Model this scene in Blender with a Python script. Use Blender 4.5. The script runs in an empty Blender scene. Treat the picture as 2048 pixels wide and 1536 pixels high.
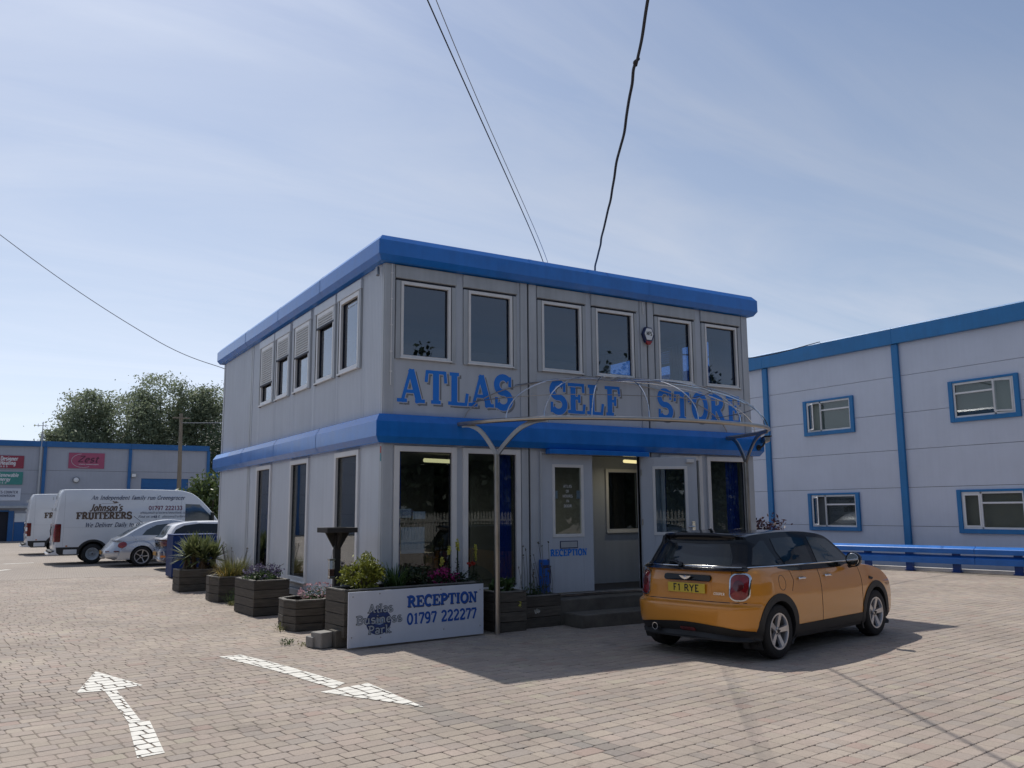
import bpy, bmesh, math, random
import numpy as np
from math import sin, cos, pi, radians as R, hypot, atan2, sqrt
from mathutils import Vector, Matrix
from mathutils.bvhtree import BVHTree

random.seed(7)
RNG = np.random.default_rng(7)
scene = bpy.context.scene
C = scene.collection

# ------------------------------------------------------------------ camera
cam_d = bpy.data.cameras.new('camera')
cam = bpy.data.objects.new('camera', cam_d)
C.objects.link(cam)
YAW, PITCH, ROLL = R(31.017), R(8.356), R(-0.376)
fw = Vector((sin(YAW) * cos(PITCH), cos(YAW) * cos(PITCH), sin(PITCH)))
rt = Vector((cos(YAW), -sin(YAW), 0))
up = rt.cross(fw)
rr = cos(ROLL) * rt + sin(ROLL) * up
uu = -sin(ROLL) * rt + cos(ROLL) * up
m = Matrix((rr, uu, -fw)).transposed().to_4x4()
m.translation = Vector((-4.818, -11.698, 1.764))
cam.matrix_world = m
cam_d.sensor_width = 36
cam_d.lens = 1713.94 / 2048 * 36
cam_d.clip_start = 0.1
cam_d.clip_end = 3000
scene.camera = cam

# ------------------------------------------------------------------ sky, sun, exposure
SUN_AZ, SUN_EL = R(0.6), R(57.4)
world = bpy.data.worlds.new('World')
scene.world = world
world.use_nodes = True
wn = world.node_tree.nodes
wl = world.node_tree.links
for n_ in list(wn): wn.remove(n_)
wout = wn.new('ShaderNodeOutputWorld')
wbg = wn.new('ShaderNodeBackground')
sky = wn.new('ShaderNodeTexSky')
sky.sky_type = 'NISHITA'
sky.sun_disc = False
sky.sun_elevation = SUN_EL
sky.sun_rotation = SUN_AZ
sky.altitude = 0
sky.air_density = 1.0
sky.dust_density = 1.2
sky.ozone_density = 3.0
wbg.inputs['Strength'].default_value = 0.110
# thin cirrus: streaky noise on the direction, projected on a high flat layer
tc = wn.new('ShaderNodeTexCoord')
sep = wn.new('ShaderNodeSeparateXYZ'); wl.new(tc.outputs['Generated'], sep.inputs[0])
mz = wn.new('ShaderNodeMath'); mz.operation = 'MAXIMUM'; mz.inputs[1].default_value = 0.0; wl.new(sep.outputs['Z'], mz.inputs[0])
az_ = wn.new('ShaderNodeMath'); az_.operation = 'ADD'; az_.inputs[1].default_value = 0.12; wl.new(mz.outputs[0], az_.inputs[0])
dx = wn.new('ShaderNodeMath'); dx.operation = 'DIVIDE'; wl.new(sep.outputs['X'], dx.inputs[0]); wl.new(az_.outputs[0], dx.inputs[1])
dy = wn.new('ShaderNodeMath'); dy.operation = 'DIVIDE'; wl.new(sep.outputs['Y'], dy.inputs[0]); wl.new(az_.outputs[0], dy.inputs[1])
cmb = wn.new('ShaderNodeCombineXYZ'); wl.new(dx.outputs[0], cmb.inputs[0]); wl.new(dy.outputs[0], cmb.inputs[1])
mp = wn.new('ShaderNodeMapping'); mp.inputs['Rotation'].default_value = (0, 0, R(24)); mp.inputs['Scale'].default_value = (0.42, 1.7, 1)
wl.new(cmb.outputs[0], mp.inputs['Vector'])
n1 = wn.new('ShaderNodeTexNoise'); n1.inputs['Scale'].default_value = 1.1; n1.inputs['Detail'].default_value = 9; n1.inputs['Roughness'].default_value = 0.60; n1.inputs['Distortion'].default_value = 1.3
wl.new(mp.outputs[0], n1.inputs['Vector'])
mp2 = wn.new('ShaderNodeMapping'); mp2.inputs['Scale'].default_value = (0.33, 0.5, 1); mp2.inputs['Location'].default_value = (3.1, 1.7, 0)
wl.new(cmb.outputs[0], mp2.inputs['Vector'])
n2 = wn.new('ShaderNodeTexNoise'); n2.inputs['Scale'].default_value = 0.8; n2.inputs['Detail'].default_value = 4
wl.new(mp2.outputs[0], n2.inputs['Vector'])
mul = wn.new('ShaderNodeMath'); mul.operation = 'MULTIPLY'; wl.new(n1.outputs['Fac'], mul.inputs[0]); wl.new(n2.outputs['Fac'], mul.inputs[1])
rmp = wn.new('ShaderNodeMapRange'); rmp.inputs['From Min'].default_value = 0.17; rmp.inputs['From Max'].default_value = 0.41; rmp.inputs['To Min'].default_value = 0.03; rmp.inputs['To Max'].default_value = 0.92
wl.new(mul.outputs[0], rmp.inputs['Value'])
# low haze near the horizon whitens the sky
hz = wn.new('ShaderNodeMapRange'); hz.inputs['From Min'].default_value = 0.0; hz.inputs['From Max'].default_value = 0.62; hz.inputs['To Min'].default_value = 0.80; hz.inputs['To Max'].default_value = 0.0
wl.new(mz.outputs[0], hz.inputs['Value'])
# haze is stronger on the sun's side of the sky
dt = wn.new('ShaderNodeVectorMath'); dt.operation = 'DOT_PRODUCT'; wl.new(tc.outputs['Generated'], dt.inputs[0])
dt.inputs[1].default_value = (sin(SUN_AZ) * cos(SUN_EL), cos(SUN_AZ) * cos(SUN_EL), sin(SUN_EL))
hd = wn.new('ShaderNodeMapRange'); hd.inputs['From Min'].default_value = 0.15; hd.inputs['From Max'].default_value = 0.80; hd.inputs['To Min'].default_value = 0.35; hd.inputs['To Max'].default_value = 1.15; wl.new(dt.outputs['Value'], hd.inputs['Value'])
hm = wn.new('ShaderNodeMath'); hm.operation = 'MULTIPLY'; wl.new(hz.outputs[0], hm.inputs[0]); wl.new(hd.outputs[0], hm.inputs[1])
ih = wn.new('ShaderNodeMath'); ih.operation = 'SUBTRACT'; ih.use_clamp = True; ih.inputs[0].default_value = 1.0; wl.new(hm.outputs[0], ih.inputs[1])
ic = wn.new('ShaderNodeMath'); ic.operation = 'SUBTRACT'; ic.use_clamp = True; ic.inputs[0].default_value = 1.0; wl.new(rmp.outputs[0], ic.inputs[1])
im = wn.new('ShaderNodeMath'); im.operation = 'MULTIPLY'; wl.new(ih.outputs[0], im.inputs[0]); wl.new(ic.outputs[0], im.inputs[1])
mx0 = wn.new('ShaderNodeMath'); mx0.operation = 'SUBTRACT'; mx0.use_clamp = True; mx0.inputs[0].default_value = 1.0; wl.new(im.outputs[0], mx0.inputs[1])
# cloud light follows the sky's own brightness (brighter towards the sun)
bw = wn.new('ShaderNodeRGBToBW'); wl.new(sky.outputs[0], bw.inputs[0])
cm = wn.new('ShaderNodeMath'); cm.operation = 'MULTIPLY_ADD'; cm.inputs[1].default_value = 1.15; cm.inputs[2].default_value = 1.7; wl.new(bw.outputs[0], cm.inputs[0])
cc = wn.new('ShaderNodeMixRGB'); cc.blend_type = 'MULTIPLY'; cc.inputs['Fac'].default_value = 1; cc.inputs['Color1'].default_value = (0.86, 0.95, 1.14, 1)
wl.new(cm.outputs[0], cc.inputs['Color2'])
mix = wn.new('ShaderNodeMixRGB'); wl.new(mx0.outputs[0], mix.inputs['Fac']); wl.new(sky.outputs[0], mix.inputs['Color1']); wl.new(cc.outputs[0], mix.inputs['Color2'])
wl.new(mix.outputs[0], wbg.inputs['Color']); wl.new(wbg.outputs[0], wout.inputs['Surface'])

sun_d = bpy.data.lights.new('sun', 'SUN')
sun_d.energy = 3.75
sun_d.angle = R(0.53)
sun_d.color = (1.0, 0.95, 0.87)
sun_o = bpy.data.objects.new('sun', sun_d)
C.objects.link(sun_o)
to_sun = Vector((sin(SUN_AZ) * cos(SUN_EL), cos(SUN_AZ) * cos(SUN_EL), sin(SUN_EL)))
sun_o.rotation_euler = (-to_sun).to_track_quat('-Z', 'Y').to_euler()

scene.view_settings.view_transform = 'Standard'
scene.view_settings.look = 'None'
scene.view_settings.exposure = -0.02
scene.view_settings.gamma = 1.0
scene.view_settings.use_curve_mapping = False
scene.render.engine = 'CYCLES'
scene.cycles.max_bounces = 8
scene.cycles.transparent_max_bounces = 16
scene.cycles.caustics_reflective = False
scene.cycles.caustics_refractive = False
scene.cycles.use_denoising = True

# ------------------------------------------------------------------ materials
MATS = {}
def M(name, col, rough=0.5, metal=0.0, var=0.08, scale=3.0, bump=0.0, bscale=60.0, coat=0.0, streak=0.0, spec=0.5,
      attr=None, rnd=0.0, emit=None, stretch=None, coat_rough=0.03, transl=0.0):
    if name in MATS: return MATS[name]
    mt = bpy.data.materials.new(name); mt.use_nodes = True
    nt = mt.node_tree; N = nt.nodes; L = nt.links
    b = N['Principled BSDF']
    b.inputs['Roughness'].default_value = rough; b.inputs['Metallic'].default_value = metal
    b.inputs['Specular IOR Level'].default_value = spec
    if coat: b.inputs['Coat Weight'].default_value = coat; b.inputs['Coat Roughness'].default_value = coat_rough
    t = N.new('ShaderNodeTexCoord'); vec = t.outputs['Object']
    if stretch:
        mp_ = N.new('ShaderNodeMapping'); mp_.inputs['Scale'].default_value = stretch; L.new(vec, mp_.inputs['Vector']); vec = mp_.outputs[0]
    nz = N.new('ShaderNodeTexNoise'); nz.inputs['Scale'].default_value = scale; nz.inputs['Detail'].default_value = 6; nz.inputs['Roughness'].default_value = 0.6
    L.new(vec, nz.inputs['Vector'])
    mr = N.new('ShaderNodeMapRange'); mr.inputs['From Min'].default_value = 0.3; mr.inputs['From Max'].default_value = 0.7
    mr.inputs['To Min'].default_value = 1 - var; mr.inputs['To Max'].default_value = 1 + var
    L.new(nz.outputs['Fac'], mr.inputs['Value'])
    val = mr.outputs[0]
    if streak:
        mp_ = N.new('ShaderNodeMapping'); mp_.inputs['Scale'].default_value = (9, 9, 0.5); L.new(t.outputs['Object'], mp_.inputs['Vector'])
        n2_ = N.new('ShaderNodeTexNoise'); n2_.inputs['Scale'].default_value = 1.0; n2_.inputs['Detail'].default_value = 5; L.new(mp_.outputs[0], n2_.inputs['Vector'])
        m2 = N.new('ShaderNodeMapRange'); m2.inputs['From Min'].default_value = 0.35; m2.inputs['From Max'].default_value = 0.75
        m2.inputs['To Min'].default_value = 1.0; m2.inputs['To Max'].default_value = 1 - streak
        L.new(n2_.outputs['Fac'], m2.inputs['Value'])
        mu = N.new('ShaderNodeMath'); mu.operation = 'MULTIPLY'; L.new(val, mu.inputs[0]); L.new(m2.outputs[0], mu.inputs[1]); val = mu.outputs[0]
    if rnd:
        oi = N.new('ShaderNodeObjectInfo')
        m3 = N.new('ShaderNodeMapRange'); m3.inputs['To Min'].default_value = 1 - rnd; m3.inputs['To Max'].default_value = 1 + rnd
        L.new(oi.outputs['Random'], m3.inputs['Value'])
        mu = N.new('ShaderNodeMath'); mu.operation = 'MULTIPLY'; L.new(val, mu.inputs[0]); L.new(m3.outputs[0], mu.inputs[1]); val = mu.outputs[0]
    mc = N.new('ShaderNodeMixRGB'); mc.blend_type = 'MULTIPLY'; mc.inputs['Fac'].default_value = 1
    mc.inputs['Color1'].default_value = (*col, 1)
    if attr:
        at = N.new('ShaderNodeAttribute'); at.attribute_name = attr; L.new(at.outputs['Color'], mc.inputs['Color1'])
    L.new(val, mc.inputs['Color2']); L.new(mc.outputs[0], b.inputs['Base Color'])
    # a little roughness variation
    m4 = N.new('ShaderNodeMapRange'); m4.inputs['To Min'].default_value = max(0.0, rough - 0.06); m4.inputs['To Max'].default_value = min(1.0, rough + 0.08)
    L.new(nz.outputs['Fac'], m4.inputs['Value']); L.new(m4.outputs[0], b.inputs['Roughness'])
    if bump:
        nb = N.new('ShaderNodeTexNoise'); nb.inputs['Scale'].default_value = bscale; nb.inputs['Detail'].default_value = 4; L.new(vec, nb.inputs['Vector'])
        bp = N.new('ShaderNodeBump'); bp.inputs['Strength'].default_value = bump; bp.inputs['Distance'].default_value = 0.01
        L.new(nb.outputs['Fac'], bp.inputs['Height']); L.new(bp.outputs[0], b.inputs['Normal'])
    if emit:
        b.inputs['Emission Color'].default_value = (*emit[0], 1); b.inputs['Emission Strength'].default_value = emit[1]
    if transl:
        tr = N.new('ShaderNodeBsdfTranslucent'); L.new(mc.outputs[0], tr.inputs['Color'])
        ms = N.new('ShaderNodeMixShader'); ms.inputs['Fac'].default_value = transl
        L.new(b.outputs[0], ms.inputs[1]); L.new(tr.outputs[0], ms.inputs[2]); L.new(ms.outputs[0], N['Material Output'].inputs['Surface'])
    MATS[name] = mt
    return mt

def glass(name, tint=(0.75, 0.8, 0.82), k=1.0, rough=0.0):
    if name in MATS: return MATS[name]
    mt = bpy.data.materials.new(name); mt.use_nodes = True
    nt = mt.node_tree; N = nt.nodes; L = nt.links
    N.remove(N['Principled BSDF'])
    tr = N.new('ShaderNodeBsdfTransparent'); tr.inputs['Color'].default_value = (*tint, 1)
    gl = N.new('ShaderNodeBsdfGlossy'); gl.inputs['Roughness'].default_value = rough
    lw = N.new('ShaderNodeLayerWeight'); lw.inputs['Blend'].default_value = 0.5
    p5 = N.new('ShaderNodeMath'); p5.operation = 'POWER'; p5.inputs[1].default_value = 3.3; L.new(lw.outputs['Facing'], p5.inputs[0])
    ma = N.new('ShaderNodeMath'); ma.operation = 'MULTIPLY_ADD'; ma.inputs[1].default_value = 0.9; ma.inputs[2].default_value = 0.045 * k; L.new(p5.outputs[0], ma.inputs[0])
    t = N.new('ShaderNodeTexCoord'); nz = N.new('ShaderNodeTexNoise'); nz.inputs['Scale'].default_value = 0.8; L.new(t.outputs['Object'], nz.inputs['Vector'])
    bp = N.new('ShaderNodeBump'); bp.inputs['Strength'].default_value = 0.05; bp.inputs['Distance'].default_value = 0.02; L.new(nz.outputs['Fac'], bp.inputs['Height']); L.new(bp.outputs[0], gl.inputs['Normal'])
    ms = N.new('ShaderNodeMixShader'); L.new(ma.outputs[0], ms.inputs['Fac']); L.new(tr.outputs[0], ms.inputs[1]); L.new(gl.outputs[0], ms.inputs[2])
    L.new(ms.outputs[0], N['Material Output'].inputs['Surface'])
    MATS[name] = mt
    return mt

clad = M('cladding_grey', (0.49, 0.53, 0.59), 0.5, var=0.05, scale=1.2, streak=0.07, bump=0.05)
cladrib = M('cladding_grey_ribbed', (0.55, 0.59, 0.65), 0.38, var=0.05, scale=1.0, streak=0.08)
post_grey = M('post_grey', (0.48, 0.51, 0.545), 0.5, var=0.07, scale=2, streak=0.16)
box_grey = M('shutter_box_grey', (0.43, 0.46, 0.49), 0.5, var=0.07, scale=2, streak=0.18)
white_upvc = M('white_upvc', (0.74, 0.74, 0.74), 0.35, var=0.04, scale=4, streak=0.06)
dark_gap = M('dark_gap', (0.012, 0.015, 0.03), 0.6)
shut_grey = M('shutter_slat_grey', (0.50, 0.51, 0.51), 0.45, var=0.05)
fascia_blue = M('fascia_blue', (0.014, 0.175, 0.60), 0.16, spec=0.5, var=0.10, scale=2.5, streak=0.10)
unit_blue = M('unit_blue', (0.012, 0.17, 0.42), 0.4, var=0.10, scale=2.0, streak=0.10)
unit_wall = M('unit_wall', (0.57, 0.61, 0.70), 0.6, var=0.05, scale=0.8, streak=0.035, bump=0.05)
unit_wall2 = M('unit_wall_shade', (0.37, 0.40, 0.47), 0.6, var=0.05, scale=0.8, streak=0.06)  # far warehouse wall: its shade is put into a darker base colour
unit_blue2 = M('unit_blue_far', (0.010, 0.115, 0.33), 0.45, var=0.10, scale=2.0)  # darker copy of the trim blue for the shaded far warehouse
letter_blue = M('letter_blue', (0.004, 0.19, 0.72), 0.4, var=0.05)
sign_blue = M('sign_blue', (.008, .085, .40), .5, var=.04)
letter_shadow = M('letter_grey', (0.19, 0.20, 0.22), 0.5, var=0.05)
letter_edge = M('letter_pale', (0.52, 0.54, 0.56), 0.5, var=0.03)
steel = M('brushed_steel', (0.44, 0.41, 0.37), 0.30, 1.0, var=0.12, scale=6)
steel_dark = M('weathered_steel', (0.34, 0.33, 0.32), 0.32, 1.0, var=0.15, scale=5)
pane_up = glass('window_glass', (0.52, 0.64, 0.80), 2.3)
pane_lo = glass('window_glass_lower', (0.70, 0.76, 0.80), 1.35)
pane_far = glass('window_glass_far', (0.7, 0.74, 0.74), 1.6)
room_grey = M('room_grey', (0.26, 0.26, 0.26), 0.8, var=0.05)
room_dark = M('room_dark', (0.16, 0.17, 0.18), 0.8, var=0.1)
carpet = M('carpet_dark', (0.05, 0.055, 0.07), 0.95, var=0.2, scale=20)
timber = M('weathered_timber', (0.092, 0.080, 0.064), 0.85, var=0.35, scale=4, bump=0.5, bscale=18, rnd=0.22, stretch=(1, 1, 9))
timber_cap = M('timber_cap', (0.17, 0.16, 0.145), 0.8, var=0.25, scale=6, bump=0.3)
soil = M('soil', (0.025, 0.02, 0.015), 0.95, var=0.4, scale=20, bump=0.6)
concrete = M('concrete', (0.26, 0.25, 0.23), 0.85, var=0.2, scale=4, bump=0.4, bscale=80)
concrete_dk = M('concrete_mossy', (0.115, 0.105, 0.088), 0.9, var=0.35, scale=3, bump=0.5, bscale=60)
rubber = M('rubber', (0.014, 0.014, 0.015), 0.75, var=0.2, scale=12, bump=0.1)
black_trim = M('black_trim', (0.016, 0.017, 0.019), 0.55, var=0.15, scale=10, bump=0.1)
black_gloss = M('black_gloss', (0.005, 0.006, 0.010), 0.10, var=0.1, spec=0.35)
car_glass = M('car_glass', (0.008, 0.012, 0.016), 0.02, spec=0.6, var=0.1)
car_glass2 = M('car_glass_pale', (0.05, 0.065, 0.07), 0.03, spec=0.9, var=0.1)
chrome = M('chrome', (0.75, 0.76, 0.78), 0.08, 1.0, var=0.02)
alloy = M('alloy', (0.58, 0.58, 0.60), 0.33, 0.85, var=0.06)
orange = M('orange_paint', (0.68, 0.27, 0.025), 0.30, var=0.03, scale=2, coat=1.0, coat_rough=0.03)
silver = M('silver_paint', (0.46, 0.49, 0.54), 0.28, 0.45, var=0.03, coat=1.0)
white_paint = M('white_paint', (0.66, 0.69, 0.73), 0.35, var=0.03, scale=1.5, coat=0.6)
white_roof = M('white_gloss', (0.78, 0.78, 0.80), 0.3, var=0.02, coat=0.8)
navy = M('navy_paint', (0.010, 0.02, 0.075), 0.25, var=0.05, coat=1.0)
dark_paint = M('dark_green_paint', (0.012, 0.016, 0.018), 0.25, var=0.05, coat=1.0)
red_lens = M('red_lens', (0.22, 0.010, 0.016), 0.12, var=0.25, scale=14, coat=0.8)
red_dark = M('red_lens_dark', (0.10, 0.008, 0.012), 0.15, var=0.2, coat=0.8)
amber = M('amber_lens', (0.55, 0.16, 0.02), 0.2)
plate_y = M('plate_yellow', (0.62, 0.46, 0.045), 0.35, var=0.04)
plate_o = M('plate_amber', (0.45, 0.24, 0.04), 0.4, var=0.1)
ink = M('black_print', (0.012, 0.012, 0.014), 0.5)
ink_slate = M('slate_print', (0.05, 0.065, 0.12), 0.5)
ink_brown = M('brown_print', (0.10, 0.065, 0.045), 0.5, var=0.3, scale=3)
ink_wine = M('wine_print', (0.16, 0.03, 0.07), 0.5)
ink_navy = M('navy_print', (0.02, 0.03, 0.10), 0.5)
ink_white = M('white_print', (0.62, 0.64, 0.68), 0.5)
sign_white = M('sign_white', (0.62, 0.66, 0.74), 0.4, var=0.03, streak=0.04)
sign_pink = M('sign_pink', (0.36, 0.075, 0.15), 0.5, var=0.06)
sign_red = M('sign_red', (0.26, 0.03, 0.06), 0.5, var=0.06)
sign_green = M('sign_green', (0.04, 0.24, 0.22), 0.5, var=0.06)
bin_blue = M('bin_blue', (0.002, 0.022, 0.115), 0.55, spec=0.2, var=0.10, scale=3)
curtain_blue = M('curtain_blue', (0.010, 0.06, 0.36), 0.8, var=0.15, stretch=(14, 14, 0.6))
paper = M('paper_white', (0.78, 0.80, 0.82), 0.7, var=0.04)
lamp_tube = M('fluorescent_tube', (0.8, 0.75, 0.5), 0.5, emit=((1.0, 0.86, 0.42), 0.9))
cable_blk = M('cable_black', (0.02, 0.02, 0.028), 0.6)
wire_grey = M('wire_grey', (0.20, 0.21, 0.24), 0.5)
wood_pole = M('pole_wood', (0.22, 0.19, 0.15), 0.9, var=0.2, stretch=(4, 4, 0.6), bump=0.3)
bark = M('bark', (0.09, 0.075, 0.055), 0.9, var=0.3, scale=3, bump=0.5, bscale=10)
picket_mat = M('picket_grey', (0.34, 0.33, 0.29), 0.85, var=0.2, scale=4, rnd=0.15)
road_white = M('road_white', (0.70, 0.68, 0.62), 0.75, var=0.12, scale=7, bump=0.25, bscale=90)
dark_wood = M('dark_wood', (0.018, 0.016, 0.016), 0.7, var=0.3, scale=8, bump=0.2)

def leafmat(name, col, var=0.35, tl=0.32, rough=0.5):
    return M(name, col, rough, var=var, scale=9, transl=tl)
lf_tree = leafmat('leaf_willow', (0.21, 0.25, 0.16), 0.35, 0.48)
lf_dark = leafmat('leaf_dark', (0.030, 0.050, 0.025), 0.4)
lf_laurel = leafmat('leaf_laurel', (0.10, 0.14, 0.045), 0.4, 0.25, 0.35)
lf_yucca = leafmat('leaf_yucca', (0.19, 0.22, 0.09), 0.35, 0.2)
lf_dead = leafmat('leaf_dead', (0.19, 0.125, 0.07), 0.35, 0.2)
lf_grass = leafmat('leaf_grass', (0.16, 0.165, 0.055), 0.4)
lf_gold = leafmat('leaf_gold', (0.36, 0.27, 0.06), 0.3)
lf_viola = leafmat('leaf_viola', (0.06, 0.10, 0.035), 0.4)
lf_conifer = leafmat('leaf_conifer', (0.20, 0.22, 0.03), 0.5, 0.25)
lf_strap = leafmat('leaf_strap', (0.06, 0.11, 0.03), 0.35)
lf_wine = leafmat('leaf_wine', (0.05, 0.02, 0.03), 0.4)
fl_violet = leafmat('flower_violet', (0.10, 0.085, 0.15), 0.4)
fl_pink = leafmat('flower_pink', (0.50, 0.30, 0.34), 0.3)
fl_magenta = leafmat('flower_magenta', (0.36, 0.02, 0.17), 0.4)
fl_yellow = leafmat('flower_yellow', (0.56, 0.55, 0.12), 0.3)
fl_red = leafmat('flower_red', (0.40, 0.03, 0.02), 0.3)
fl_white = leafmat('flower_white', (0.60, 0.58, 0.52), 0.2)
stem_tan = leafmat('stem_tan', (0.10, 0.09, 0.06), 0.3)

# ------------------------------------------------------------------ mesh helpers
def IDT(p): return p
class MB:
    def __init__(self, T=IDT):
        self.v = []; self.f = []; self.m = []; self.T = T
    def add(self, vs, fs, mi=0):
        o = len(self.v)
        self.v.extend([tuple(self.T(p)) for p in vs])
        self.f.extend([tuple(i + o for i in q) for q in fs]); self.m.extend([mi] * len(fs))
        return self
    def box(self, x0, x1, y0, y1, z0, z1, mi=0):
        return self.add([(x0, y0, z0), (x1, y0, z0), (x1, y1, z0), (x0, y1, z0), (x0, y0, z1), (x1, y0, z1), (x1, y1, z1), (x0, y1, z1)],
                        [(0, 3, 2, 1), (4, 5, 6, 7), (0, 1, 5, 4), (1, 2, 6, 5), (2, 3, 7, 6), (3, 0, 4, 7)], mi)
    def obox(self, c, a, b, d, mi=0):
        c, a, b, d = (np.array(q, float) for q in (c, a, b, d))
        vs = [c + i * a + j * b + k * d for k in (-1, 1) for i, j in ((-1, -1), (1, -1), (1, 1), (-1, 1))]
        return self.add(vs, [(0, 3, 2, 1), (4, 5, 6, 7), (0, 1, 5, 4), (1, 2, 6, 5), (2, 3, 7, 6), (3, 0, 4, 7)], mi)
    def bar(self, a, b, w, h, mi=0, upv=(0, 0, 1)):
        a = np.array(a, float); b = np.array(b, float); d = (b - a) / 2; dn = d / np.linalg.norm(d)
        u = np.array(upv, float); s = np.cross(dn, u); s /= np.linalg.norm(s); u = np.cross(s, dn)
        return self.obox((a + b) / 2, d, s * w / 2, u * h / 2, mi)
    def tube(self, pts, r, n=8, mi=0, caps=True):
        pts = [np.array(q, float) for q in pts]; k = len(pts)
        rs = r if hasattr(r, '__len__') else [r] * k
        t0 = pts[1] - pts[0]; t0 /= np.linalg.norm(t0)
        a = np.array((0, 0, 1.0)) if abs(t0[2]) < 0.9 else np.array((1.0, 0, 0))
        u = np.cross(t0, a); u /= np.linalg.norm(u)
        vs = []
        for i in range(k):
            t = pts[min(i + 1, k - 1)] - pts[max(i - 1, 0)]; t /= max(np.linalg.norm(t), 1e-9)
            u = u - t * (u @ t); u /= max(np.linalg.norm(u), 1e-9); w = np.cross(t, u)
            for j in range(n):
                an = 2 * pi * j / n
                vs.append(pts[i] + rs[i] * (cos(an) * u + sin(an) * w))
        fs = [(i * n + j, i * n + (j + 1) % n, (i + 1) * n + (j + 1) % n, (i + 1) * n + j) for i in range(k - 1) for j in range(n)]
        if caps: fs += [tuple(range(n))[::-1], tuple((k - 1) * n + j for j in range(n))]
        return self.add(vs, fs, mi)
    def lathe(self, prof, o, ax, n=24, mi=0):
        """prof: list of (r, h) along axis ax from origin o"""
        o = np.array(o, float); ax = np.array(ax, float); ax /= np.linalg.norm(ax)
        a = np.array((0, 0, 1.0)) if abs(ax[2]) < 0.9 else np.array((1.0, 0, 0))
        u = np.cross(ax, a); u /= np.linalg.norm(u); w = np.cross(ax, u)
        vs = [o + h * ax + r_ * (cos(2 * pi * j / n) * u + sin(2 * pi * j / n) * w) for r_, h in prof for j in range(n)]
        k = len(prof)
        fs = [(i * n + j, i * n + (j + 1) % n, (i + 1) * n + (j + 1) % n, (i + 1) * n + j) for i in range(k - 1) for j in range(n)]
        return self.add(vs, fs, mi)
    def prism(self, poly, f, d0, d1, mi=0):
        """poly in 2D, f(u,v,d)->3D"""
        n = len(poly)
        vs = [f(u, v, d0) for u, v in poly] + [f(u, v, d1) for u, v in poly]
        return self.add(vs, [tuple(range(n))[::-1], tuple(range(n, 2 * n))] + [(i, (i + 1) % n, n + (i + 1) % n, n + i) for i in range(n)], mi)
    def build(self, name, mat, parent=None, smooth=False, ang=35, bevel=0.0, fixn=True):
        me = bpy.data.meshes.new(name)
        me.from_pydata(self.v, [], self.f)
        for q in (mat if isinstance(mat, (list, tuple)) else [mat]): me.materials.append(q)
        if any(self.m): me.polygons.foreach_set('material_index', self.m)
        if fixn and len(self.f) < 60000:
            bm = bmesh.new(); bm.from_mesh(me); bmesh.ops.recalc_face_normals(bm, faces=bm.faces); bm.to_mesh(me); bm.free()
        if smooth:
            me.polygons.foreach_set('use_smooth', [True] * len(me.polygons))
            me.set_sharp_from_angle(angle=R(ang))
        me.update()
        o = bpy.data.objects.new(name, me); C.objects.link(o)
        if parent is not None: o.parent = parent
        if bevel:
            bv = o.modifiers.new('bevel', 'BEVEL'); bv.width = bevel; bv.segments = 2; bv.limit_method = 'ANGLE'; bv.angle_limit = R(40)
        return o

def tag(o, label, cat, group=None, kind=None):
    if label: o['label'] = label
    if cat: o['category'] = cat
    if group: o['group'] = group
    if kind: o['kind'] = kind
    return o
def thing(name, label, cat, loc=(0, 0, 0), rz=0.0, group=None, sc=1.0):
    o = bpy.data.objects.new(name, None); C.objects.link(o)
    o.location = loc; o.rotation_euler = (0, 0, rz); o.scale = (sc, sc, sc)
    o.empty_display_size = 0.2
    return tag(o, label, cat, group)
def dup(root, loc=None, rz=None, label=None, group=None):
    r = root.copy(); C.objects.link(r)
    if loc is not None: r.location = loc
    if rz is not None: r.rotation_euler = (0, 0, rz)
    if label: r['label'] = label
    if group: r['group'] = group
    for ch in list(root.children):
        c = ch.copy(); C.objects.link(c); c.parent = r
        for g in list(ch.children):
            d = g.copy(); C.objects.link(d); d.parent = c
    return r

def smoothpts(p, n=8, closed=False):
    """Catmull-Rom through 2D/3D points"""
    p = [np.array(q, float) for q in p]; k = len(p); out = []
    rng = range(k if closed else k - 1)
    for i in rng:
        g = (lambda j: p[j % k]) if closed else (lambda j: p[min(max(j, 0), k - 1)])
        a, b, c, d = g(i - 1), g(i), g(i + 1), g(i + 2)
        for s in range(n):
            t = s / n
            out.append(0.5 * (2 * b + (c - a) * t + (2 * a - 5 * b + 4 * c - d) * t * t + (3 * b - a - 3 * c + d) * t ** 3))
    if not closed: out.append(p[-1])
    return out

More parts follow.
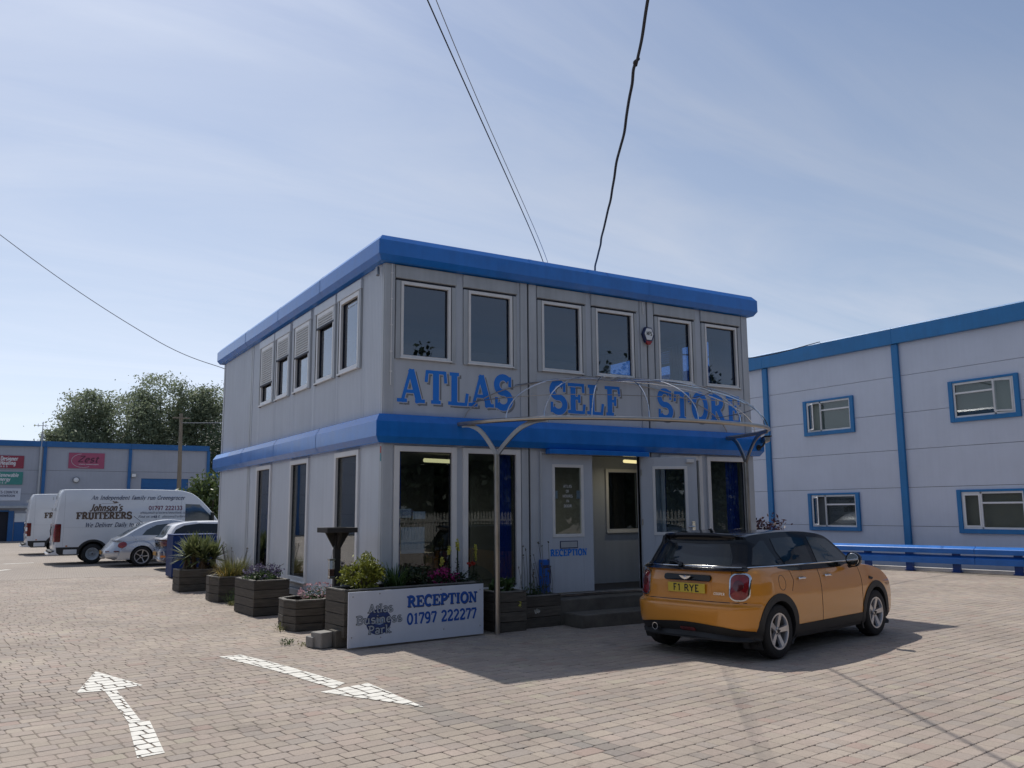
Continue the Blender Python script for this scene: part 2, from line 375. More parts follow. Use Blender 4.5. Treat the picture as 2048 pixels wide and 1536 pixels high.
# ------------------------------------------------------------------ stroke font (flat print)
def E_(cx, cy, rx, ry, a0, a1, n=12):
    return [(cx + rx * cos(R(a0 + (a1 - a0) * i / n)), cy + ry * sin(R(a0 + (a1 - a0) * i / n))) for i in range(n + 1)]
def bowl(x, y0, y1, r, n=10):
    c = (y0 + y1) / 2; h = (y1 - y0) / 2
    return [(x - 0.0, y1)] + E_(x + 0.16, c, r, h, 90, -90, n) + [(x, y0)]
K, t_ = 1, 0    # thick / thin
Scap = E_(.36, .735, .25, .245, 35, 262) + E_(.37, .26, .27, .24, 80, -150)
Slow = E_(.29, .49, .17, .165, 35, 262) + E_(.29, .17, .19, .16, 80, -150)
FONT = {
 'A': (.82, [(t_, [(.1, 0), (.4, 1)]), (K, [(.40, .98), (.70, 0)]), (t_, [(.2, .33), (.62, .33)])], [(.1, 0), (.72, 0)]),
 'B': (.74, [(K, [(.17, 0), (.17, 1)]), (t_, bowl(.17, .52, .97, .26)), (t_, bowl(.17, .03, .52, .32))], [(.13, 0), (.13, 1)]),
 'C': (.76, [(K, E_(.41, .5, .31, .46, 48, 312, 18)), (t_, [(.64, 1), (.64, .66)])], []),
 'D': (.80, [(K, [(.17, 0), (.17, 1)]), (K, bowl(.17, .04, .96, .36, 14))], [(.13, 0), (.13, 1)]),
 'E': (.74, [(K, [(.2, 0), (.2, 1)]), (t_, [(.1, .955), (.62, .955)]), (t_, [(.2, .51), (.46, .51)]), (t_, [(.1, .045), (.64, .045)]), (t_, [(.62, 1), (.64, .7)]), (t_, [(.64, 0), (.68, .32)]), (t_, [(.46, .66), (.46, .36)])], [(.15, 0), (.15, 1)]),
 'F': (.70, [(K, [(.2, 0), (.2, 1)]), (t_, [(.1, .955), (.60, .955)]), (t_, [(.2, .5), (.44, .5)]), (t_, [(.60, 1), (.63, .68)]), (t_, [(.44, .66), (.44, .34)])], [(.2, 0), (.15, 1)]),
 'G': (.80, [(K, E_(.41, .5, .31, .46, 48, 318, 18)), (t_, [(.64, 1), (.64, .66)]), (K, [(.63, .42), (.63, .05)]), (t_, [(.46, .42), (.76, .42)])], []),
 'H': (.84, [(K, [(.18, 0), (.18, 1)]), (K, [(.66, 0), (.66, 1)]), (t_, [(.18, .5), (.66, .5)])], [(.18, 0), (.18, 1), (.66, 0), (.66, 1)]),
 'I': (.42, [(K, [(.21, 0), (.21, 1)])], [(.21, 0), (.21, 1)]),
 'J': (.56, [(K, [(.36, 1), (.36, .2)] + E_(.2, .2, .16, .2, 0, -140, 8))], [(.36, 1)]),
 'L': (.72, [(K, [(.2, 0), (.2, 1)]), (t_, [(.1, .045), (.62, .045)]), (t_, [(.62, 0), (.68, .38)])], [(.2, 1), (.15, 0)]),
 'M': (.98, [(t_, [(.14, 0), (.14, 1)]), (K, [(.14, 1), (.48, .1)]), (t_, [(.48, .1), (.8, 1)]), (K, [(.8, 0), (.8, 1)])], [(.14, 0), (.8, 0), (.1, 1), (.84, 1)]),
 'N': (.82, [(t_, [(.16, 0), (.16, 1)]), (K, [(.16, .98), (.66, .02)]), (t_, [(.66, 0), (.66, 1)])], [(.16, 0), (.1, 1), (.68, 1)]),
 'O': (.84, [(K, E_(.42, .5, .31, .46, 0, 360, 26))], []),
 'P': (.74, [(K, [(.2, 0), (.2, 1)]), (K, bowl(.2, .46, .955, .26))], [(.2, 0), (.14, 1)]),
 'R': (.82, [(K, [(.2, 0), (.2, 1)]), (K, bowl(.2, .5, .955, .25)), (K, [(.4, .5), (.7, 0)])], [(.2, 0), (.14, 1), (.74, 0)]),
 'S': (.72, [(K, Scap), (t_, [(.62, 1), (.62, .68)]), (t_, [(.1, 0), (.1, .34)])], []),
 'T': (.78, [(K, [(.39, 0), (.39, 1)]), (t_, [(.06, .955), (.72, .955)]), (t_, [(.08, 1), (.04, .64)]), (t_, [(.70, 1), (.74, .64)])], [(.39, 0)]),
 'U': (.82, [(K, [(.2, 1), (.2, .3)] + E_(.42, .3, .22, .27, 180, 360) + [(.64, 1)])], [(.2, 1), (.64, 1)]),
 'V': (.76, [(K, [(.1, 1), (.38, 0)]), (t_, [(.38, 0), (.66, 1)])], [(.1, 1), (.66, 1)]),
 'W': (1.1, [(K, [(.1, 1), (.34, 0)]), (t_, [(.34, 0), (.54, .9)]), (K, [(.54, .9), (.76, 0)]), (t_, [(.76, 0), (1.0, 1)])], [(.1, 1), (1.0, 1)]),
 'Y': (.76, [(K, [(.08, 1), (.38, .46)]), (t_, [(.68, 1), (.38, .46)]), (K, [(.38, .48), (.38, 0)])], [(.1, 1), (.66, 1), (.38, 0)]),
 'Z': (.72, [(t_, [(.08, .95), (.62, .95)]), (K, [(.62, .95), (.08, .05)]), (t_, [(.08, .05), (.64, .05)]), (t_, [(.64, 0), (.66, .25)])], []),
 '0': (.66, [(K, E_(.33, .5, .23, .46, 0, 360, 24))], []),
 '1': (.52, [(K, [(.28, 0), (.28, 1)]), (t_, [(.28, .96), (.1, .8)])], [(.28, 0)]),
 '2': (.66, [(K, E_(.32, .72, .21, .25, 165, -25) + [(.12, .08)]), (K, [(.08, .06), (.56, .06)]), (t_, [(.58, 0), (.58, .24)])], []),
 '3': (.64, [(K, E_(.3, .74, .2, .23, 155, -90)), (K, E_(.3, .27, .23, .24, 90, -155))], []),
 '7': (.62, [(K, [(.08, .94), (.57, .94)]), (K, [(.55, .92), (.24, 0)]), (t_, [(.08, 1), (.08, .7)])], []),
 '9': (.66, [(K, E_(.32, .68, .21, .28, 0, 360, 20)), (K, [(.53, .68)] + E_(.3, .42, .23, .38, 0, -120, 10))], []),
 'a': (.62, [(K, E_(.28, .18, .18, .16, 0, 360)), (K, E_(.29, .48, .2, .17, 150, 0) + [(.49, 0)])], []),
 'b': (.64, [(K, [(.14, 0), (.14, 1)]), (K, E_(.33, .33, .2, .31, 0, 360))], [(.1, 1)]),
 'c': (.56, [(K, E_(.32, .33, .21, .31, 50, 310))], []),
 'd': (.66, [(K, E_(.3, .33, .2, .31, 0, 360)), (K, [(.5, 0), (.5, 1)])], [(.46, 1), (.54, 0)]),
 'e': (.6, [(t_, [(.1, .36), (.52, .36)]), (K, E_(.31, .33, .21, .31, 5, 310))], []),
 'f': (.46, [(K, [(.22, 0), (.22, .76)] + E_(.38, .76, .16, .22, 180, 60, 6)), (t_, [(.06, .64), (.42, .64)])], [(.22, 0)]),
 'g': (.64, [(K, E_(.29, .36, .19, .28, 0, 360)), (K, [(.49, .66), (.49, -.06)] + E_(.28, -.08, .21, .2, 0, -150, 8))], []),
 'h': (.68, [(K, [(.15, 0), (.15, 1)]), (K, E_(.34, .44, .18, .2, 180, 0, 8) + [(.52, 0)])], [(.1, 1), (.15, 0), (.52, 0)]),
 'i': (.34, [(K, [(.17, 0), (.17, .66)]), (K, [(.17, .84), (.17, .97)])], [(.17, 0), (.12, .66)]),
 'k': (.64, [(K, [(.15, 0), (.15, 1)]), (t_, [(.15, .28), (.5, .66)]), (K, [(.27, .42), (.54, 0)])], [(.1, 1), (.15, 0), (.55, 0)]),
 'l': (.34, [(K, [(.17, 0), (.17, 1)])], [(.17, 0), (.12, 1)]),
 'm': (.96, [(K, [(.15, 0), (.15, .66)]), (K, E_(.31, .44, .15, .2, 180, 0, 8) + [(.46, 0)]), (K, E_(.61, .44, .15, .2, 180, 0, 8) + [(.76, 0)])], [(.1, .66), (.15, 0), (.46, 0), (.78, 0)]),
 'n': (.68, [(K, [(.15, 0), (.15, .66)]), (K, E_(.34, .44, .18, .2, 180, 0, 8) + [(.52, 0)])], [(.1, .66), (.15, 0), (.53, 0)]),
 'o': (.62, [(K, E_(.31, .33, .21, .31, 0, 360, 18))], []),
 'p': (.64, [(K, [(.14, -.28), (.14, .66)]), (K, E_(.33, .33, .2, .31, 0, 360))], [(.1, .66), (.14, -.28)]),
 'r': (.52, [(K, [(.15, 0), (.15, .66)]), (K, E_(.33, .44, .18, .2, 180, 50, 8))], [(.1, .66), (.15, 0)]),
 's': (.56, [(K, Slow)], []),
 't': (.44, [(K, [(.22, .9), (.22, .15)] + E_(.35, .15, .13, .13, 180, 290, 6)), (t_, [(.06, .64), (.42, .64)])], []),
 'u': (.68, [(K, [(.15, .66), (.15, .22)] + E_(.33, .22, .18, .2, 180, 360, 8)), (K, [(.51, .66), (.51, 0)])], [(.1, .66), (.46, .66), (.55, 0)]),
 'v': (.58, [(K, [(.08, .66), (.3, 0)]), (t_, [(.3, 0), (.5, .66)])], [(.1, .66), (.5, .66)]),
 'w': (.86, [(K, [(.08, .66), (.26, 0)]), (t_, [(.26, 0), (.42, .6)]), (K, [(.42, .6), (.6, 0)]), (t_, [(.6, 0), (.76, .66)])], [(.1, .66)]),
 'y': (.58, [(K, [(.08, .66), (.3, 0)]), (t_, [(.52, .66), (.18, -.28)])], [(.1, .66), (.5, .66)]),
 "'": (.26, [(K, [(.13, 1), (.11, .78)])], []), '.': (.28, [(K, [(.14, 0), (.14, .12)])], []),
 '@': (.9, [(t_, E_(.45, .4, .35, .45, -50, 300, 20)), (t_, E_(.45, .4, .15, .2, 0, 360)), (t_, [(.6, .55), (.62, .25), (.78, .3)])], []),
 '&': (.8, [(K, E_(.34, .75, .16, .2, -60, 240)), (K, [(.22, .66), (.68, 0)]), (K, E_(.32, .26, .22, .24, 130, 330))], []),
}
def offset_strip(pts, hw):
    p = [np.array(q, float) for q in pts]; n = len(p); l = []; r = []
    closed = n > 3 and np.linalg.norm(p[0] - p[-1]) < 1e-6
    for i in range(n):
        if closed: a, b = p[(i - 1) % (n - 1)], p[(i + 1) % (n - 1)]
        else: a, b = p[max(i - 1, 0)], p[min(i + 1, n - 1)]
        d = b - a; d /= max(np.linalg.norm(d), 1e-9); nn = np.array((-d[1], d[0]))
        e = p[i] - a; e2 = b - p[i]
        c = 1.0
        if np.linalg.norm(e) > 1e-9 and np.linalg.norm(e2) > 1e-9:
            e = e / np.linalg.norm(e); e2 = e2 / np.linalg.norm(e2)
            c = max(0.45, sqrt(max(0.0, (1 + float(e @ e2)) / 2)))
        l.append(p[i] + nn * hw / c); r.append(p[i] - nn * hw / c)
    return l, r
def text(mb, s, o, ux, uz, nrm, h, width=None, bold=0.19, thin=0.10, slab=0.10, shear=0.0, grow=0.0, mi=0, lift=0.0, track=0.0, xs=1.0, single=None):
    """flat lettering: o = left end of the base line, ux/uz/nrm = unit axes; width fits the whole line"""
    o = np.array(o, float); ux = np.array(ux, float); uz = np.array(uz, float); nrm = np.array(nrm, float)
    tot = sum((FONT[c][0] + track) if c in FONT else 0.42 for c in s)
    k = (width / (tot * h)) if width else xs
    x = 0.0; i_ = 0; spans = []
    for c in s:
        if c == ' ' or c not in FONT: x += 0.42; continue
        w, strokes, serifs = FONT[c]; x0 = x
        if single is None or single == len(spans):
            lay = 0
            for wt, pts in strokes:
                if not slab and not wt and len(pts) == 2 and abs(pts[0][0] - pts[1][0]) < .08 and abs(pts[0][1] - pts[1][1]) < .42: continue   # no serif ticks
                hw = (bold if wt else thin) / 2
                P = [((q[0]) * k, q[1]) for q in pts]
                if abs(P[0][1] - P[-1][1]) > 0.05 or len(P) > 2: pass
                l, r = offset_strip(P, hw + grow)
                if grow and len(P) == 2:      # lengthen straight strokes too
                    d = np.array(P[1]) - np.array(P[0]); d = d / np.linalg.norm(d) * grow
                    l[0] = l[0] - d; r[0] = r[0] - d; l[1] = l[1] + d; r[1] = r[1] + d
                vs = []
                dd = lift + 0.00025 * lay * max(1.0, h * 2); lay += 1
                for q in l + r: vs.append(o + ux * h * (x * k + q[0] + shear * q[1]) + uz * h * q[1] + nrm * dd)
                n = len(l)
                mb.add(vs, [(i, i + 1, n + i + 1, n + i) for i in range(n - 1)], mi)
            if slab:
                for sx, sy in serifs:
                    hw = (bold / 2 + 0.07) * min(1.0, max(0.7, k)); y0, y1 = (sy, sy + slab) if sy < 0.3 else (sy - slab, sy)
                    dd = lift + 0.00025 * lay * max(1.0, h * 2); lay += 1
                    vs = [o + ux * h * ((x + sx) * k + a + shear * b) + uz * h * b + nrm * dd for a, b in
                          ((-hw - grow, y0 - grow), (hw + grow, y0 - grow), (hw + grow, y1 + grow), (-hw - grow, y1 + grow))]
                    mb.add(vs, [(0, 1, 2, 3)], mi)
        spans.append((x0 * k * h, (x0 + w) * k * h))
        x += w + track
    return spans

# ------------------------------------------------------------------ ground
def far_ground_mat():
    mt = bpy.data.materials.new('yard_surface'); mt.use_nodes = True
    nt = mt.node_tree; N = nt.nodes; L = nt.links; b = N['Principled BSDF']; b.inputs['Roughness'].default_value = 0.85
    t = N.new('ShaderNodeTexCoord')
    nz = N.new('ShaderNodeTexNoise'); nz.inputs['Scale'].default_value = 0.35; nz.inputs['Detail'].default_value = 8; L.new(t.outputs['Object'], nz.inputs['Vector'])
    n2_ = N.new('ShaderNodeTexNoise'); n2_.inputs['Scale'].default_value = 7; n2_.inputs['Detail'].default_value = 5; L.new(t.outputs['Object'], n2_.inputs['Vector'])
    mp_ = N.new('ShaderNodeMapping'); mp_.inputs['Rotation'].default_value = (0, 0, R(-8)); L.new(t.outputs['Object'], mp_.inputs['Vector'])
    br = N.new('ShaderNodeTexBrick'); br.inputs['Scale'].default_value = 1.0; br.inputs['Brick Width'].default_value = 0.2; br.inputs['Row Height'].default_value = 0.165; br.inputs['Mortar Size'].default_value = 0.012
    br.inputs['Color1'].default_value = (0.335, 0.286, 0.243, 1); br.inputs['Color2'].default_value = (0.315, 0.272, 0.236, 1); br.inputs['Mortar'].default_value = (0.17, 0.145, 0.12, 1)
    L.new(mp_.outputs[0], br.inputs['Vector'])
    ad = N.new('ShaderNodeMath'); ad.operation = 'ADD'; L.new(nz.outputs['Fac'], ad.inputs[0]); L.new(n2_.outputs['Fac'], ad.inputs[1])
    mr = N.new('ShaderNodeMapRange'); mr.inputs['From Min'].default_value = 0.6; mr.inputs['From Max'].default_value = 1.4; mr.inputs['To Min'].default_value = 0.82; mr.inputs['To Max'].default_value = 1.14
    L.new(ad.outputs[0], mr.inputs['Value'])
    mc = N.new('ShaderNodeMixRGB'); mc.blend_type = 'MULTIPLY'; mc.inputs['Fac'].default_value = 1; L.new(br.outputs['Color'], mc.inputs['Color1']); L.new(mr.outputs[0], mc.inputs['Color2'])
    L.new(mc.outputs[0], b.inputs['Base Color'])
    return mt
yard = MB().add([(-700, -500, -0.02), (900, -500, -0.02), (900, 1100, -0.02), (-700, 1100, -0.02)], [(0, 1, 2, 3)]).build('ground', far_ground_mat())
tag(yard, None, None, kind='structure')

def paver_mat(name, use_obj):
    mt = bpy.data.materials.new(name); mt.use_nodes = True
    nt = mt.node_tree; N = nt.nodes; L = nt.links; b = N['Principled BSDF']; b.inputs['Roughness'].default_value = 0.8
    b.inputs['Specular IOR Level'].default_value = 0.35
    if use_obj:
        s = N.new('ShaderNodeObjectInfo').outputs['Color']
    else:
        a = N.new('ShaderNodeAttribute'); a.attribute_name = 'tone'; s = a.outputs['Color']
    g = N.new('ShaderNodeNewGeometry')
    nz = N.new('ShaderNodeTexNoise'); nz.inputs['Scale'].default_value = 45; nz.inputs['Detail'].default_value = 5; nz.inputs['Roughness'].default_value = 0.7; L.new(g.outputs['Position'], nz.inputs['Vector'])
    n2_ = N.new('ShaderNodeTexNoise'); n2_.inputs['Scale'].default_value = 0.55; n2_.inputs['Detail'].default_value = 6; L.new(g.outputs['Position'], n2_.inputs['Vector'])
    n3 = N.new('ShaderNodeTexNoise'); n3.inputs['Scale'].default_value = 260; n3.inputs['Detail'].default_value = 2; L.new(g.outputs['Position'], n3.inputs['Vector'])
    m1 = N.new('ShaderNodeMapRange'); m1.inputs['From Min'].default_value = 0.3; m1.inputs['From Max'].default_value = 0.7; m1.inputs['To Min'].default_value = 0.86; m1.inputs['To Max'].default_value = 1.12; L.new(nz.outputs['Fac'], m1.inputs['Value'])
    m2 = N.new('ShaderNodeMapRange'); m2.inputs['From Min'].default_value = 0.3; m2.inputs['From Max'].default_value = 0.7; m2.inputs['To Min'].default_value = 0.82; m2.inputs['To Max'].default_value = 1.1; L.new(n2_.outputs['Fac'], m2.inputs['Value'])
    m3 = N.new('ShaderNodeMapRange'); m3.inputs['From Min'].default_value = 0.66; m3.inputs['From Max'].default_value = 0.74; m3.inputs['To Min'].default_value = 1.0; m3.inputs['To Max'].default_value = 1.5; L.new(n3.outputs['Fac'], m3.inputs['Value'])
    p1 = N.new('ShaderNodeMath'); p1.operation = 'MULTIPLY'; L.new(m1.outputs[0], p1.inputs[0]); L.new(m2.outputs[0], p1.inputs[1])
    p2 = N.new('ShaderNodeMath'); p2.operation = 'MULTIPLY'; L.new(p1.outputs[0], p2.inputs[0]); L.new(m3.outputs[0], p2.inputs[1])
    n4 = N.new('ShaderNodeTexNoise'); n4.inputs['Scale'].default_value = 1.6; n4.inputs['Detail'].default_value = 7; n4.inputs['Roughness'].default_value = 0.62; L.new(g.outputs['Position'], n4.inputs['Vector'])
    m4 = N.new('ShaderNodeMapRange'); m4.inputs['From Min'].default_value = 0.60; m4.inputs['From Max'].default_value = 0.74; m4.inputs['To Min'].default_value = 1.0; m4.inputs['To Max'].default_value = 0.68; L.new(n4.outputs['Fac'], m4.inputs['Value'])
    p3 = N.new('ShaderNodeMath'); p3.operation = 'MULTIPLY'; L.new(p2.outputs[0], p3.inputs[0]); L.new(m4.outputs[0], p3.inputs[1]); p2 = p3
    mc = N.new('ShaderNodeMixRGB'); mc.blend_type = 'MULTIPLY'; mc.inputs['Fac'].default_value = 1; L.new(s, mc.inputs['Color1']); L.new(p2.outputs[0], mc.inputs['Color2'])
    L.new(mc.outputs[0], b.inputs['Base Color'])
    bp = N.new('ShaderNodeBump'); bp.inputs['Strength'].default_value = 0.35; bp.inputs['Distance'].default_value = 0.004; L.new(nz.outputs['Fac'], bp.inputs['Height']); L.new(bp.outputs[0], b.inputs['Normal'])
    return mt
pav_o = paver_mat('paver_stone', True)
pav_f = paver_mat('paver_stone_far', False)
joint = M('joint_sand', (0.19, 0.16, 0.13), 0.95, var=0.3, scale=6, bump=0.3)

CX, CY = -4.818, -11.698
ROWA = R(8.0)
ra = np.array((cos(ROWA), sin(ROWA))); rb = np.array((-sin(ROWA), cos(ROWA)))
PAV_R = 27.0
bed_pts = [(CX, CY)] + [(CX + PAV_R * sin(YAW + a), CY + PAV_R * cos(YAW + a)) for a in np.linspace(-0.86, 0.86, 24)]
bed_pts = [(CX - 6, CY + 1.0)] + bed_pts[1:] + [(CX + 4.5, CY - 6.0)]
paving = MB().add([(x, y, -0.012) for x, y in bed_pts], [tuple(range(len(bed_pts)))[::-1]]).build('paving', joint)
tag(paving, None, None, kind='structure')
STAIN = [(-1.34, -4.33), (-1.27, -4.92), (-1.06, -5.2), (-0.9, -5.55), (-0.8, -5.93), (-0.7, -6.5)]
def near_stain(x, y):
    d = 9
    for (ax, ay), (bx, by) in zip(STAIN, STAIN[1:]):
        t = max(0, min(1, ((x - ax) * (bx - ax) + (y - ay) * (by - ay)) / ((bx - ax) ** 2 + (by - ay) ** 2)))
        d = min(d, hypot(x - ax - t * (bx - ax), y - ay - t * (by - ay)))
    return d
TONES = [(a * 1.02, b, c * .975) for a, b, c in [(0.325, 0.275, 0.238), (0.338, 0.288, 0.246), (0.318, 0.272, 0.240), (0.345, 0.288, 0.250), (0.330, 0.285, 0.244), (0.350, 0.302, 0.254), (0.310, 0.272, 0.242)]]
def tone(x, y):
    c = np.array(random.choice(TONES)) * random.uniform(0.94, 1.06)
    r_ = random.random()
    if r_ < 0.02: c = np.array((0.335, 0.255, 0.215))
    elif r_ < 0.035: c = np.array((0.36, 0.315, 0.25))
    d = near_stain(x, y)
    if d < 0.16: c = c * np.array((0.80, 0.84, 0.87)) * random.uniform(.92, 1.08)
    return c
def paver_poly(l, w, g=0.0030, ch=0.012):
    a, b_ = l / 2 - g, w / 2 - g
    j = lambda: random.uniform(0.6, 1.5) * ch
    c = [j() for _ in range(4)]
    return [(-a + c[0], -b_), (a - c[1], -b_), (a, -b_ + c[1]), (a, b_ - c[2]), (a - c[2], b_), (-a + c[3], b_), (-a, b_ - c[3]), (-a, -b_ + c[0])]
def paver_vf(poly, z=0.0):
    ins = 0.005
    top = [(x - math.copysign(ins, x), y - math.copysign(ins, y)) for x, y in poly]
    vs = [(x, y, z) for x, y in top] + [(x, y, z - 0.004) for x, y in poly] + [(x, y, z - 0.016) for x, y in poly]
    fs = [tuple(range(8))] + [(8 + i, 8 + (i + 1) % 8, (i + 1) % 8, i) for i in range(8)] + [(16 + i, 16 + (i + 1) % 8, 8 + (i + 1) % 8, 8 + i) for i in range(8)]
    return vs, fs, top
pavers = []      # (dist, x, y, len, z)
BW = 0.152
for jrow in range(-150, 260):
    bb = jrow * BW
    a = -40 + random.random() * 0.3
    # limit each row to the wedge in front of the camera
    while a < 40:
        l = random.choices((0.12, 0.165, 0.23), (0.25, 0.45, 0.3))[0]
        px, py = ra * (a + l / 2) + rb * bb
        a += l
        ddx, ddy = px - CX, py - CY
        d = hypot(ddx, ddy)
        if d > PAV_R - 0.2 or d < 3.0: continue
        an = atan2(ddx, ddy) - YAW
        if abs(an) > 0.95 or (d > 9 and abs(an) > 0.80): continue
        if px > 0.1 and py > 0.1 and px < 7.4: continue
        if px > 17.2: continue
        pavers.append((d, px, py, l, random.uniform(-0.0020, 0.0012) + 0.004 * sin(px * .9 + 1.3 * sin(py * .5)) * cos(py * .8) - 0.004))
def inframe(x, y):
    v = m.inverted() @ Vector((x, y, 0))
    u_, w_ = v.x / -v.z * 1713.94, v.y / -v.z * 1713.94
    return abs(u_) < 1010 and abs(w_) < 770
pavers.sort()
near = [q for q in pavers if inframe(q[1], q[2])][:300]
nearset = set(near)
VAR = {}
for l in (0.12, 0.165, 0.23):
    VAR[l] = []
    for k in range(4):
        poly = paver_poly(l, BW); vs, fs, top = paver_vf(poly)
        me = bpy.data.meshes.new('paver'); me.from_pydata(vs, [], fs); me.materials.append(pav_o)
        VAR[l].append((me, top))
paint_src = []
for d, x, y, l, z in near:
    me, top = random.choice(VAR[l])
    o = bpy.data.objects.new('paver', me); C.objects.link(o); o.parent = paving
    o.location = (x, y, z); o.rotation_euler = (random.uniform(-.006, .006), random.uniform(-.006, .006), ROWA)
    o.color = (*tone(x, y), 1)
    paint_src.append((x, y, z, top))
fv = []; ff = []; ft = []
for q in pavers:
    if q in nearset: continue
    d, x, y, l, z = q
    vs, fs, top = paver_vf(paver_poly(l, BW), z)
    o0 = len(fv); ca, sa = cos(ROWA), sin(ROWA); tn = tone(x, y)
    ta, tb = random.uniform(-.008, .008), random.uniform(-.008, .008)
    fv += [(x + ca * a - sa * b, y + sa * a + ca * b, c + ta * a + tb * b) for a, b, c in vs]
    ff += [tuple(i + o0 for i in f) for f in fs]; ft += [tn] * len(vs)
    paint_src.append((x, y, z + 0.001, top))
me = bpy.data.meshes.new('paver_field'); me.from_pydata(fv, [], ff); me.materials.append(pav_f)
at = me.color_attributes.new('tone', 'FLOAT_COLOR', 'POINT')
at.data.foreach_set('color', np.c_[np.array(ft), np.ones(len(ft))].astype(np.float32).ravel())
pf = bpy.data.objects.new('paver_field', me); C.objects.link(pf); pf.parent = paving; pf['kind'] = 'stuff'

# painted arrows: paint lies on the stone tops only
def clip(poly, conv):
    out = poly
    n = len(conv)
    ar = sum(conv[i][0] * conv[(i + 1) % n][1] - conv[(i + 1) % n][0] * conv[i][1] for i in range(n))
    if ar < 0: conv = conv[::-1]
    for i in range(n):
        a, b = conv[i], conv[(i + 1) % n]; src = out; out = []
        side = lambda q: (b[0] - a[0]) * (q[1] - a[1]) - (b[1] - a[1]) * (q[0] - a[0])
        for k in range(len(src)):
            p0, p1 = src[k], src[(k + 1) % len(src)]; s0, s1 = side(p0), side(p1)
            if s0 >= 0: out.append(p0)
            if (s0 >= 0) != (s1 >= 0):
                t = s0 / (s0 - s1); out.append((p0[0] + t * (p1[0] - p0[0]), p0[1] + t * (p1[1] - p0[1])))
        if len(out) < 3: return []
    return out
def arrow(label, parts):
    mb = MB(); ca, sa = cos(ROWA), sin(ROWA)
    for x, y, z, top in paint_src:
        if not any(abs(x - q[0]) < 1.6 and abs(y - q[1]) < 1.6 for pt in parts for q in pt): continue
        wp = [(x + ca * a - sa * b, y + sa * a + ca * b) for a, b in top]
        for pt in parts:
            c = clip(wp, pt)
            if len(c) >= 3: mb.add([(a, b, z + 0.004) for a, b in c], [tuple(range(len(c)))])
    o = mb.build('painted_arrow', road_white, fixn=False)
    tag(o, label, 'road marking', 'painted arrows on the paving')
arrow('white painted arrow pointing away towards the parked vans', [[(-3.70, -.72), (-3.98, -1.90), (-3.66, -1.96), (-3.36, -1.84)], [(-3.73, -1.93), (-3.62, -1.96), (-3.60, -3.45), (-3.70, -3.42)], [(-3.70, -3.42), (-3.535, -3.5), (-3.595, -4.63), (-3.79, -4.665)]])
arrow('white painted arrow pointing back past the reception sign', [[(-2.30, -.45), (-2.03, -.456), (-1.79, -1.49), (-1.99, -1.72)], [(-1.99, -1.72), (-1.79, -1.49), (-1.56, -2.88), (-1.75, -3.08)], [(-1.92, -3.17), (-1.36, -3.0), (-1.34, -4.34)]])
lines = MB()
for q in (((-5.2, 19.2), (-4.3, 20.6), (-4.15, 20.5), (-5.0, 19.1)), ((-4.4, 24.2), (-3.4, 24.4), (-3.4, 24.2), (-4.3, 24.0))):
    lines.add([(x, y, -0.014) for x, y in q], [(0, 1, 2, 3)])
tag(lines.build('parking_line', road_white, fixn=False), 'worn white parking lines on the ground behind the vans', 'road marking')

# ------------------------------------------------------------------ main two-storey cabin building
LX, DY = 7.56, 10.47
FR = lambda q: (q[0], -q[1], q[2])          # (u, outwards, z) on the front wall
LF = lambda q: (-q[1], q[0], q[2])          # left wall
RT = lambda q: (LX + q[1], q[0], q[2])      # right wall
BK = lambda q: (q[0], DY + q[1], q[2])
B = thing('office_building', 'two-storey grey modular office with bright blue fascias and blue painted lettering', 'building')

